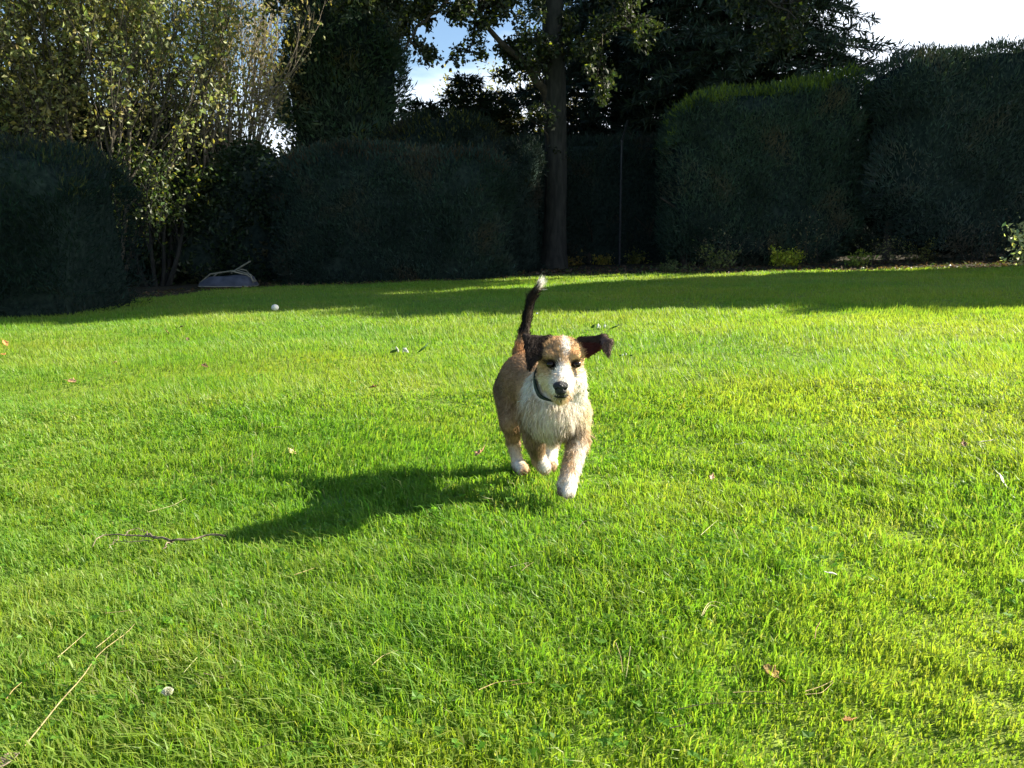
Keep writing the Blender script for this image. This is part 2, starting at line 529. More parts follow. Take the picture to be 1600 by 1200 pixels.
def hedge(name, label, cat, c, rad, rot=0, p=5, q=5, amp=0.07, seed=0, topfn=None, n=30000, L=0.10, W=0.03, base=(0.03, 0.05, 0.025),
          up=0.8, out=0.7, rnd=0.5, stems=(), stem_r=0.05, jit=0.06, mat=None, hollow=0.94, freq=2.2, tips=None, back=0.25, core=True, bot=1.5):
    g = float(gz(c[0], c[1]))
    root = empty(name, (c[0], c[1], g), label, cat)
    V, Q = blob_surface(c, rad, p, q, rot, amp, freq, seed, topfn, bot=bot)
    cen = np.array(c)
    zt0 = c[2] + rad[2]
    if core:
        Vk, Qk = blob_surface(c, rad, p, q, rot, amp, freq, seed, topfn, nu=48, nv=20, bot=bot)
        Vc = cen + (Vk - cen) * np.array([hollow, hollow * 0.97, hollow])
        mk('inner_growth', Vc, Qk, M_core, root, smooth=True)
    wfn0 = lambda ctr, nr: 0.25 + (np.sin(3.1 * ctr[:, 0] + 2.2 * seed + np.sin(2 * ctr[:, 2])) * np.sin(4.3 * ctr[:, 2] + 1.7 * seed) + 0.6 * np.sin(9 * ctr[:, 0] + seed) * np.sin(6 * ctr[:, 2]) + 1.0).clip(0, 2)
    wfn = lambda ctr, nr: np.where(ctr[:, 1] > c[1] + rad[1] * 0.5, back, 1.0) * np.where(ctr[:, 2] < float(gz(c[0], c[1])) - 0.15, 0.0, 1.0) * np.where(np.abs(ctr[:, 0]) > 0.66 * ctr[:, 1] + 1.5, 0.25, 1.0)
    P, nr = sample_faces(V, Q, n, lambda a_, b_: wfn(a_, b_) * wfn0(a_, b_))
    P = P + nr * (rng.normal(size=(n, 1)) * jit - jit * 0.6)
    D = nr * out + np.array([0, 0, up]) + rnd * rng.normal(size=(n, 3))
    LL = L * (0.6 + 0.8 * rng.random(n))
    cv, cf = cards(P, D, LL, W * (0.6 + 0.8 * rng.random(n)), nrm=nr)
    cl = colvar(n, base)
    pn = np.sin(2.3 * P[:, 0] + 1.1 * seed) * np.sin(2.9 * P[:, 2] + 0.7 * P[:, 0]) + 0.7 * np.sin(5.9 * P[:, 0] + 2 * np.sin(3 * P[:, 2])) * np.sin(3.7 * P[:, 2] + seed) + 0.25 * rng.normal(size=n)
    bm = np.repeat((pn - 0.45).clip(0, 1)[:, None] * 0.75, 4, axis=0)
    cl = cl * (1 - bm) + np.array((base[1] * 0.95, base[1] * 0.72, base[2] * 0.6)) * bm
    cl = cl * np.repeat((1 + 0.28 * pn).clip(0.4, 1.6)[:, None], 4, axis=0)
    if tips is not None:
        k = (rng.random(n) < tips[1] * 3) & (nr[:, 2] > 0.45)  # upward faces only: sunlit hedge tops put into the leaf colour
        cl.reshape(n, 4, 3)[k] = (np.array(tips[0]) * (0.7 + 0.6 * rng.random((k.sum(), 1))))[:, None]
    f = mk('foliage', cv, cf, mat or M_conifer, root, col=cl, kind='stuff')
    for (sx_, sy_) in stems:
        tb = Tubes()
        b = gp(sx_, sy_)
        top = b + np.array([rng.normal() * 0.1, rng.normal() * 0.1, (c[2] - b[2]) + 0.2])
        tt = np.linspace(0, 1, 7)[:, None]
        pts = b * (1 - tt) + top * tt + np.concatenate([0.03 * rng.normal(size=(7, 2)), np.zeros((7, 1))], 1)
        pts[0, 2] -= 0.05
        tb.add(pts, stem_r * np.linspace(1.25, 0.8, 7), 8)
        for kk in range(3):
            o_ = pts[2 + kk]
            dd = np.array([rng.normal() * 0.5, rng.normal() * 0.4, 0.6])
            tb.add(np.stack([o_, o_ + dd * 0.25, o_ + dd * 0.6]), stem_r * np.array([0.5, 0.35, 0.2]), 5)
        v_, q_ = tb.get()
        mk('stem', v_, q_, M_bark_dark, root, smooth=True)
    return root

def z_at(px, py, Y):
    return at(px, py, Y)[2]

# left hedge
hedge('hedge', 'tall dark clipped conifer hedge at the left edge of the lawn', 'hedge',
      (-8.6, 11.0, 0.75), (3.7, 1.25, 1.12), rot=0.04, p=8, q=8, amp=0.07, seed=1, n=46000, L=0.08, W=0.015, base=(0.012, 0.026, 0.021),
      stems=((-5.6, 11.2), (-6.8, 11.0)), jit=0.06, tips=((0.05, 0.06, 0.02), 0.08), topfn=lambda s: 1.0 + 0.03 * np.sin(5 * s))
# centre hedge
hedge('hedge', 'long rounded dark hedge block in the middle, left of the oak trunk', 'hedge',
      (-2.2, 16.95, 0.90), (2.12, 1.2, 1.38), rot=0.0, p=5, q=5.5, amp=0.07, seed=2, n=38000, L=0.10, W=0.018, base=(0.026, 0.047, 0.036),
      stems=((-3.4, 16.8), (-1.5, 16.9)), tips=((0.05, 0.035, 0.018), 0.08), topfn=lambda s: 1.0 - 0.03 * s)
hedge('hedge', 'dark hedge stub filling the space between the middle hedge block and the oak trunk', 'hedge',
      (-0.15, 18.9, 0.9), (0.68, 0.75, 1.55), p=6, q=6, amp=0.08, seed=21, n=12000, L=0.10, W=0.018, base=(0.018, 0.030, 0.024))
# ivy covered bush left of the centre hedge
hedge('ivy_bush', 'dark ivy covered bush between the pale barrow and the centre hedge', 'bush',
      (-5.3, 18.3, 0.95), (1.05, 0.95, 1.4), p=2.6, q=2.8, amp=0.16, seed=3, n=9000, L=0.085, W=0.07, base=(0.028, 0.055, 0.022),
      up=-0.3, out=0.9, rnd=0.6, mat=M_leaf, stems=((-5.3, 18.2),), jit=0.12)
# back hedge
hedge('hedge', 'low shaded back hedge behind the oak trunk and fence post', 'hedge',
      (1.9, 22.4, 1.4), (4.1, 0.9, 1.85), p=8, q=9, amp=0.06, seed=4, n=26000, L=0.13, W=0.024, base=(0.023, 0.040, 0.031),
      topfn=lambda s: 0.86 + 0.09 * s, stems=((-1.2, 21.6), (0.3, 21.6), (1.9, 21.6), (3.2, 21.7)), back=0.1, bot=0.92)
# right hedges
hedge('hedge', 'tall clipped hedge right of the fence post, sloping up to the right', 'hedge',
      (5.18, 19.4, 2.02), (1.92, 1.35, 1.82), p=7, q=8, amp=0.08, seed=5, n=50000, L=0.11, W=0.020, base=(0.042, 0.072, 0.048),
      topfn=lambda s: 0.92 + 0.19 * s, stems=((3.6, 18.6), (4.6, 18.6), (5.75, 18.5), (6.4, 18.6)), stem_r=0.09, bot=1.02,
      tips=((0.10, 0.15, 0.02), 0.25))
hedge('hedge', 'tallest clipped hedge at the right edge with bare stems below', 'hedge',
      (10.35, 18.35, 2.4), (3.15, 1.35, 1.84), p=5, q=6.5, amp=0.09, seed=6, n=52000, L=0.11, W=0.020, base=(0.046, 0.072, 0.058),
      bot=1.12, topfn=lambda s: 1.06 + 0.07 * s, stems=((7.6, 18.1), (8.3, 18.0), (9.1, 18.1), (10.3, 18.0), (11.6, 18.0)), stem_r=0.07,
      tips=((0.04, 0.055, 0.02), 0.05))

# dome bush behind the centre hedge
hedge('dome_bush', 'dark dome shaped conifer rising behind the centre hedge', 'bush',
      (-1.62, 20.6, 1.3), (1.95, 1.5, 2.15), p=2.2, q=2.1, amp=0.07, seed=7, n=20000, L=0.12, W=0.03, base=(0.020, 0.034, 0.024),
      stems=((-1.5, 20.4),), tips=((0.07, 0.08, 0.02), 0.07))

# ------------------------------------------------------------------ trees
def wander(p, d, L, n, jit, trop):
    pts = [np.array(p, float)]
    d = unit(np.array(d, float))
    for i in range(n):
        d = unit(d + jit * rng.normal(size=3) + np.array([0, 0, trop]))
        pts.append(pts[-1] + d * (L / n))
    return np.array(pts), d

def grow(tb, tips, p, d, L, r, lvl, maxl, nch=(5, 4, 4), ang=0.7, jit=0.12, trop=0.05, ratio=0.6, sides=(8, 5, 4, 3), start=0.3):
    pts, d2 = wander(p, d, L, 5 if lvl < 2 else 4, jit, trop)
    rr = np.linspace(r, r * 0.35, len(pts))
    tb.add(pts, rr, sides[min(lvl, 3)])
    if lvl >= maxl:
        tips.append(pts[1:])
        return
    k = nch[min(lvl, len(nch) - 1)]
    for i in range(k):
        s = start + (1 - start) * (i + rng.random()) / k
        f = s * (len(pts) - 1)
        a = int(min(f, len(pts) - 2))
        pt = pts[a] + (pts[a + 1] - pts[a]) * (f - a)
        t = unit(pts[a + 1] - pts[a])
        rv = unit(np.cross(t, rng.normal(size=3)))
        dd = t * math.cos(ang * (0.7 + 0.5 * rng.random())) + rv * math.sin(ang)
        grow(tb, tips, pt, dd, L * ratio * (0.75 + 0.4 * rng.random()) * (1.15 - 0.4 * s), r * 0.55 * (1.1 - 0.5 * s), lvl + 1, maxl, nch, ang, jit, trop, ratio, sides, start=0.15)

def leaves_on(tips, per, L, W, base, spread=0.1, var=0.3, droop=-0.2, yellow=None, keep=None):
    T = np.concatenate(tips)
    if keep is not None:
        T = T[keep(T)]
    n = len(T) * per
    P = np.repeat(T, per, 0) + spread * rng.normal(size=(n, 3))
    D = rng.normal(size=(n, 3)) + np.array([0, 0, droop])
    sz_ = 0.4 + 1.1 * rng.random(n) ** 1.4
    V, f = cards(P, D, L * sz_, W * sz_)
    c = colvar(n, base, var)
    if yellow is not None:
        k = rng.random(n) < yellow[1]
        c.reshape(n, 4, 3)[k] = (np.array(yellow[0]) * (0.7 + 0.6 * rng.random((k.sum(), 1))))[:, None]
    return V, f, c

def multi_stem(name, label, cat, x, y, H, nst, spread, leafper, leafL, base, yellow, lean=(0, 0), maxl=3, nch=(6, 5, 4), r=0.05, ang=0.5, trunkH=0.4, twig=None, spreadleaf=0.1, trop=0.10, ratio=0.5):
    b = gp(x, y)
    root = empty(name, b, label, cat)
    tips = []
    for i in range(nst):
        tb = Tubes()
        a = 2 * math.pi * (i + 0.5 * rng.random()) / nst
        d = np.array([math.cos(a) * spread + lean[0], math.sin(a) * spread * 0.7 + lean[1], 1.0])
        st = b + np.array([math.cos(a) * 0.18, math.sin(a) * 0.15, -0.05])
        grow(tb, tips, st, d, H * (0.8 + 0.3 * rng.random()), r * (0.8 + 0.5 * rng.random()), 0, maxl, nch, ang, 0.07, trop, ratio)
        v_, q_ = tb.get()
        mk('stem', v_, q_, twig or M_bark, root, smooth=True)
    V, f, c = leaves_on(tips, leafper, leafL, leafL * 0.62, base, spreadleaf, yellow=yellow)
    mk('crown', V, f, M_leaf, root, col=c, kind='stuff')
    return root

OL = (0.25, 0.25, 0.10)
YE = ((0.34, 0.29, 0.08), 0.15)
multi_stem('leafy_shrub', 'tall olive leaved shrub rising behind the left hedge at the frame edge', 'shrub', -9.4, 16.4, 5.6, 9, 0.42, 4, 0.095, OL, YE, maxl=3, nch=(9, 6, 3), twig=M_twig2, r=0.04)
multi_stem('leafy_shrub', 'dense green shrub behind the right end of the left hedge', 'shrub', -7.6, 16.8, 5.3, 9, 0.36, 4, 0.09, (0.21, 0.23, 0.085), YE, maxl=3, nch=(9, 6, 3), twig=M_twig2, r=0.04)
multi_stem('bare_shrub', 'half bare shrub of many upright pale stems against the blue sky', 'shrub', -6.5, 19.6, 5.8, 16, 0.34, 1, 0.085, (0.28, 0.27, 0.13), ((0.30, 0.24, 0.08), 0.3), maxl=3, nch=(9, 6, 3), twig=M_twig, r=0.035, ang=0.36, ratio=0.46, spreadleaf=0.14)
multi_stem('bare_shrub', 'shorter twiggy shrub with yellowing leaves beside the tall cypress', 'shrub', -6.1, 21.4, 2.6, 9, 0.25, 2, 0.09, (0.14, 0.14, 0.04), ((0.34, 0.28, 0.06), 0.4), maxl=2, nch=(7, 6), twig=M_twig, r=0.03, ang=0.45)
multi_stem('low_leafy_tree', 'low tree with sunlit yellow green leaves in the gap beside the left hedge', 'tree', -6.75, 16.9, 2.3, 7, 0.42, 4, 0.08, (0.055, 0.085, 0.02), ((0.26, 0.26, 0.04), 0.10), maxl=2, nch=(6, 6), r=0.045, ang=0.7)
hedge('evergreen_bush', 'dark evergreen undergrowth below the yellow green leaves by the left hedge', 'bush',
      (-6.1, 18.0, 0.5), (1.0, 0.8, 1.0), p=2.3, q=2.3, amp=0.2, seed=9, n=6000, L=0.10, W=0.06, base=(0.03, 0.055, 0.02), up=0.1, out=0.8, rnd=0.8, mat=M_leaf, jit=0.15, freq=3)
hedge('evergreen_bush', 'dark evergreen bush added behind the stems of the tallest hedge to darken the gap', 'bush',
      (10.0, 23.5, 0.9), (5.0, 0.8, 1.3), p=3, q=3, amp=0.25, seed=14, n=7000, L=0.13, W=0.08, base=(0.03, 0.045, 0.02), up=0.1, out=0.8, rnd=0.8, mat=M_leaf, jit=0.2, freq=2.4)  # added bush, put behind the bright gap to darken it
hedge('evergreen_bush', 'dark evergreen mass behind the left hedge under the leafy shrubs', 'bush',
      (-11.0, 19.0, 0.9), (4.2, 0.8, 2.9), p=3, q=3, amp=0.35, seed=15, n=9000, L=0.12, W=0.08, base=(0.07, 0.09, 0.035), up=0.1, out=0.8, rnd=0.8, mat=M_leaf, jit=0.25, freq=2.0)
hedge('evergreen_bush', 'dark evergreen bush closing the gap behind the pale barrow', 'bush',
      (-7.3, 20.5, 0.9), (2.6, 0.8, 2.35), p=2.5, q=2.3, amp=0.25, seed=10, n=9000, L=0.11, W=0.07, base=(0.035, 0.055, 0.02), up=0.1, out=0.8, rnd=0.8, mat=M_leaf, jit=0.2, freq=2.4)

# tall cypress left of the oak
hedge('cypress_tree', 'tall dark cypress standing left of the sky gap behind the centre hedge', 'tree',
      (-4.15, 22.6, 4.0), (1.42, 1.4, 4.5), p=2.4, q=2.5, amp=0.28, seed=12, n=38000, L=0.16, W=0.042, base=(0.058, 0.098, 0.060), up=0.7, out=0.8, rnd=0.5,
      stems=((-4.15, 22.6),), stem_r=0.16, jit=0.14, freq=1.7, tips=((0.07, 0.085, 0.02), 0.12), hollow=0.86)

def fir(name, label, x, y, H, Rb, levels, nbr, base, tw=0.10, seed=0, droop=0.25, dens=1.0, z0=0.6, rpow=0.8):
    b = gp(x, y)
    root = empty(name, b, label, 'tree')
    tb = Tubes()
    tt = np.linspace(0, 1, 10)
    pts = b + np.stack([0.05 * np.sin(3 * tt), 0.04 * np.sin(4 * tt), tt * H - 0.05], -1)
    tb.add(pts, np.linspace(H * 0.018, 0.01, 10), 8)
    v_, q_ = tb.get()
    mk('trunk', v_, q_, M_bark_dark, root, smooth=True)
    tb = Tubes()
    PP, DD, LL, NN = [], [], [], []
    for l in range(levels):
        s = (l + rng.random() * 0.6) / levels
        zz = z0 + (H - z0) * s
        Rr = Rb * (1 - s) ** rpow * (0.85 + 0.3 * rng.random()) + 0.08
        for k in range(nbr):
            a = 2 * math.pi * (k + rng.random()) / nbr + l
            Rk = Rr * (0.75 + 0.4 * rng.random())
            d = np.array([math.cos(a), math.sin(a), 0.0])
            t = np.linspace(0, 1, 6)[:, None]
            pz = 0.25 * t - (0.25 + droop) * t ** 2 + 0.12 * t ** 4
            br = b + np.array([0, 0, zz]) + d * Rk * t + np.array([0, 0, 1.0]) * pz * Rk
            tb.add(br, np.linspace(0.012 + 0.012 * Rk, 0.004, 6), 3)
            m = max(4, int(Rk / 0.10 * dens))
            f = (rng.random(m) ** 0.75)
            idx = f * 5
            i0 = np.minimum(idx.astype(int), 4)
            pp = br[i0] + (br[i0 + 1] - br[i0]) * (idx - i0)[:, None]
            sd = np.array([-d[1], d[0], 0.0])
            sgn = np.where(rng.random(m) < 0.5, -1, 1)[:, None]
            tl = (0.16 + 0.22 * Rk * (1 - f))[:, None] * (0.6 + 0.6 * rng.random((m, 1)))
            td = unit(d * 0.8 + sd * sgn * 0.8 + np.array([0, 0, -0.25]) + 0.15 * rng.normal(size=(m, 3)))
            for q in range(5):
                PP.append(pp + td * tl * (q / 5.0))
                DD.append(td + 0.55 * rng.normal(size=(m, 3)) + np.array([0, 0, 0.05]))
                LL.append(np.full(m, tw * 1.5))
    v_, q_ = tb.get()
    mk('branches', v_, q_, M_bark_dark, root, kind='stuff')
    PP, DD, LL = np.concatenate(PP), np.concatenate(DD), np.concatenate(LL)
    n = len(PP)
    V, f = cards(PP, DD, LL * (0.7 + 0.6 * rng.random(n)), tw * 0.27 * (0.7 + 0.6 * rng.random(n)), nrm=np.tile(np.array([[0, -0.3, 1.0]]), (n, 1)))
    mk('crown', V, f, M_conifer, root, col=colvar(n, base, 0.3), kind='stuff')
    return root

# spruces
fir('spruce_tree', 'broad dark spruce behind the right hedge, branch tips against the white sky', 6.1, 24.2, 11.0, 4.0, 36, 12, (0.050, 0.075, 0.052), tw=0.17, dens=1.9, z0=1.5, rpow=0.42)
fir('spruce_tree', 'dark spruce directly right of the oak trunk above the back hedge', 2.9, 26.0, 11.5, 3.3, 34, 10, (0.026, 0.042, 0.034), tw=0.18, dens=1.9, z0=2.2, rpow=0.4)
fir('small_fir', 'small pointed fir above the dome bush, tallest of its cluster', -1.25, 24.6, 5.1, 1.5, 22, 10, (0.018, 0.030, 0.014), tw=0.15, dens=2.0, z0=0.8, rpow=0.55)
fir('small_fir', 'small fir beside the tall cypress, lowest of its cluster', -2.4, 24.4, 4.4, 1.5, 20, 10, (0.018, 0.030, 0.014), tw=0.15, dens=2.0, z0=0.8, rpow=0.55)
fir('small_fir', 'small fir on the oak side of the cluster with yellow tinged tips', -0.45, 25.2, 4.7, 1.5, 20, 10, (0.045, 0.055, 0.022), tw=0.15, dens=2.0, z0=0.8, rpow=0.55)

multi_stem('yellow_tree', 'distant yellowing autumn tree seen left of the oak trunk', 'tree', 0.35, 33.0, 5.3, 6, 0.3, 4, 0.14, (0.17, 0.17, 0.06), ((0.38, 0.30, 0.08), 0.4), maxl=2, nch=(7, 7), twig=M_twig, r=0.05, ang=0.6)

# the oak
def oak():
    b = gp(0.93, 19.6)
    root = empty('oak_tree', b, 'oak with a tall straight trunk and dark leaves hanging across the sky', 'tree')
    tb = Tubes()
    t = np.linspace(0, 1, 22)
    z = t * 9.5
    pts = b + np.stack([-0.02 + 0.05 * np.sin(z * 0.7) - 0.004 * z, 0.04 * np.sin(z), z - 0.08], -1)
    rr = 0.25 + 0.10 * np.exp(-z / 0.35) - 0.006 * z
    tb.add(pts, rr * (1 + 0.03 * rng.normal(size=22)), 16)
    v_, q_ = tb.get()
    # bark ridges as real relief
    ang = np.arctan2(v_[:, 1] - b[1], v_[:, 0] - b[0])
    off = 0.012 * np.sin(9 * ang + 2.0 * v_[:, 2])
    v_[:, 0] += off * np.cos(ang); v_[:, 1] += off * np.sin(ang)
    mk('trunk', v_, q_, M_bark, root, smooth=True)
    tips = []
    def limb(path, r0, nsub, subL, lvl=2, name='limb'):
        tb = Tubes()
        path = np.array(path)
        tt = np.linspace(0, 1, 14)
        k = np.linspace(0, 1, len(path))
        pp = np.stack([np.interp(tt, k, path[:, i]) for i in range(3)], -1)
        pp[1:-1] += 0.03 * rng.normal(size=(12, 3))
        tb.add(pp, np.linspace(r0, r0 * 0.3, 14), 8)
        for i in range(nsub):
            f = 0.2 + 0.8 * (i + rng.random()) / nsub
            a = min(int(f * 13), 12)
            tdir = unit(pp[a + 1] - pp[a])
            d = unit(tdir * 0.5 + 0.8 * rng.normal(size=3) + np.array([0, 0, -0.15]))
            grow(tb, tips, pp[a], d, subL * (0.6 + 0.6 * rng.random()), r0 * 0.33, 1, 1 + lvl, (4, 4, 4), 0.75, 0.2, -0.03, 0.55, (5, 4, 3, 3), 0.2)
        v_, q_ = tb.get()
        mk('limb', v_, q_, M_bark_dark, root, smooth=True)
    A = lambda px, py, Y: at(px, py, Y)
    limb([A(862, 175, 19.6), A(845, 128, 19.4), A(812, 92, 19.2), A(778, 62, 19.0), A(750, 20, 18.9), A(738, -40, 18.8)], 0.10, 9, 0.85)
    limb([A(866, -50, 19.6), A(830, -75, 19.2), A(780, -90, 18.7), A(700, -90, 18.2), A(610, -60, 17.9), A(560, -20, 17.7)], 0.13, 12, 1.25)
    limb([A(866, -80, 19.6), A(820, -110, 19.0), A(720, -110, 18.4), A(600, -110, 18.0), A(500, -80, 17.8), A(440, -30, 17.6)], 0.12, 14, 1.4)
    limb([A(750, -60, 18.8), A(720, -10, 18.6), A(680, 20, 18.4), A(645, 55, 18.3), A(632, 75, 18.2)], 0.06, 7, 0.55)
    limb([A(870, -50, 19.6), A(930, -70, 19.0), A(1010, -80, 18.6), A(1120, -60, 18.2), A(1220, -25, 18.0), A(1290, -5, 17.9)], 0.12, 12, 1.3)
    if 0: limb([A(870, 0, 19.6), A(900, -100, 20.0), A(960, -180, 20.5), A(1050, -220, 21)], 0.12, 10, 1.5)
    limb([A(864, 240, 19.6), A(852, 205, 19.4), A(835, 190, 19.2), A(822, 178, 19.1)], 0.03, 3, 0.5, 1)
    if 0: limb([A(866, 0, 19.6), A(850, -120, 19.0), A(800, -220, 18.0), A(760, -300, 17.0)], 0.12, 12, 1.6)
    limb([A(868, 90, 19.6), A(900, 70, 19.2), A(950, 45, 18.9), A(1000, 40, 18.7)], 0.06, 6, 0.9)
    limb([A(460, -100, 17.8), A(450, -40, 17.6), A(452, 5, 17.5)], 0.03, 4, 0.5, 1)
    T = np.concatenate(tips)
    n = len(T) * 5
    P = np.repeat(T, 5, 0) + 0.07 * rng.normal(size=(n, 3))
    V, f = cards(P, rng.normal(size=(n, 3)) + np.array([0, 0, -0.3]), 0.11 * (0.6 + 0.7 * rng.random(n)), 0.07 * (0.7 + 0.6 * rng.random(n)))
    c = colvar(n, (0.032, 0.046, 0.018), 0.3)
    k = rng.random(n) < 0.05
    c.reshape(n, 4, 3)[k] = (np.array((0.20, 0.22, 0.03)) * (0.7 + 0.6 * rng.random((k.sum(), 1))))[:, None]
    mk('crown', V, f, M_leaf, root, col=c, kind='stuff')
    print('oak leaves', n)
oak()

# trees standing outside the frame to the right: the round ones throw the lawn shade, the others are added to block sun
def shade_tree(label, x, y, zc, rx, rz, seed, n=9000, rot=0.0, size=0.36):
    b = gp(x, y)
    root = empty('unseen_shade_tree', b, label, 'tree', None)
    tb = Tubes()
    tb.add(np.stack([b + np.array([0, 0, -0.1]), b + np.array([0.05, 0, zc * 0.5]), b + np.array([0, 0, zc])]), np.array([0.22, 0.18, 0.12]), 10)
    tips = []
    for i in range(12):
        a = i * 2.4
        grow(tb, tips, b + np.array([0, 0, zc * (0.5 + 0.04 * i)]), (math.cos(a), math.sin(a), 0.6), rx * 0.75, 0.07, 1, 2, (5, 5, 4), 0.7, 0.15, 0.03, 0.55)
    v_, q_ = tb.get()
    mk('trunk', v_, q_, M_bark, root, smooth=True)
    V, Q = blob_surface((x, y, zc + b[2]), (rx, rx * 0.95, rz), 2.3, 2.2, rot, 0.35, 1.1, seed, nu=80, nv=40)
    P, nr = sample_faces(V, Q, n)
    sc = rng.random((n, 1)) ** 0.35
    cen = np.array([x, y, zc + b[2]])
    P = cen + (P - cen) * sc
    Vv, f = cards(P, rng.normal(size=(n, 3)), size * (0.6 + 0.6 * rng.random(n)), size * 0.75)
    mk('crown', Vv, f, M_leaf, root, col=colvar(n, (0.06, 0.09, 0.025)), kind='stuff')
shade_tree('big round garden tree standing right of the lawn beyond the hedge line', 14.8, 13.7, 5.6, 2.7, 3.1, 3, 18000)
shade_tree('added unseen very tall tree behind the tallest hedge, shading the oak trunk', 16.0, 24.6, 11.5, 2.5, 4.5, 8, 9000)
shade_tree('added unseen slender high crowned tree beside the tallest hedge, shading the left lawn', 16.1, 18.2, 12.0, 2.2, 1.5, 12, 9000)
shade_tree('added unseen high crowned tree right of the frame shading the left hedge', 15.8, 15.4, 12.4, 1.9, 1.7, 17, 8000)
shade_tree('added unseen slim tree right of the frame, keeping sun off the middle hedge end', 16.0, 20.3, 10.1, 1.1, 1.6, 19, 4500)
shade_tree('smaller round garden tree right of the lawn, nearer the viewer', 17.1, 12.2, 4.8, 2.25, 3.1, 5, 13000)

# far tree line
def far_trees():
    VV, FF, CC, n0 = [], [], [], 0
    for i in range(40):
        x = -75 + 3.4 * i + rng.normal()
        y = 62 + 8 * rng.random()
        h = 2.8 + 2.0 * rng.random()
        V, Q = blob_surface((x, y, float(gz(x, y)) + h * 0.6), (3.0, 1.6, h), 2.2, 2.2, 0, 0.5, 0.9, i, nu=40, nv=20)
        P, nr = sample_faces(V, Q, 420)
        v_, f_ = cards(P + 0.25 * rng.normal(size=P.shape), nr + rng.normal(size=P.shape) * 0.7, 0.8, 0.5)
        VV.append(v_); FF.append(f_ + n0); n0 += len(v_)
        CC.append(colvar(420, np.array((0.07, 0.08, 0.035)) * (0.7 + 0.6 * rng.random())))
    mk('distant_woodland', np.concatenate(VV), np.concatenate(FF), M_leaf, col=np.concatenate(CC), kind='stuff', label='distant woodland beyond the garden', cat='woodland')
far_trees()

# ------------------------------------------------------------------ fence post
def fence_post():
    x, y = at(968, 400, 20.6)[0], 20.6
    b = gp(x, y)
    root = empty('fence_post', b, 'slim grey metal fence post with a bent top before the back hedge', 'post')
    mt = mat_rough('galvanised_metal', (0.03, 0.034, 0.037), (0.055, 0.06, 0.065), scale=20, rough=0.5, bump=0.05, metallic=0.6)
    top = at(966, 220, y)
    tb = Tubes()
    tb.add(np.array([b + [0, 0, -0.1], b + [0, 0, 1.0], [x, y, top[2]]]), 0.028, 12)
    v_, q_ = tb.get(); mk('pole', v_, q_, mt, root, smooth=True)
    tb = Tubes()
    e = at(981, 188, y - 0.25)
    tb.add(np.array([[x, y, top[2] - 0.02], (np.array([x, y, top[2]]) + e) / 2, e]), 0.022, 10)
    v_, q_ = tb.get(); mk('bent_arm', v_, q_, mt, root, smooth=True)
    tb = Tubes()
    tb.add(np.array([[x, y, top[2] - 0.05], [x, y, top[2] + 0.02]]), 0.036, 12)
    tb.add(np.array([[x, y, top[2] + 0.018], [x, y, top[2] + 0.025]]), 0.03, 12)
    v_, q_ = tb.get(); mk('collar', v_, q_, mt, root, smooth=True)
fence_post()

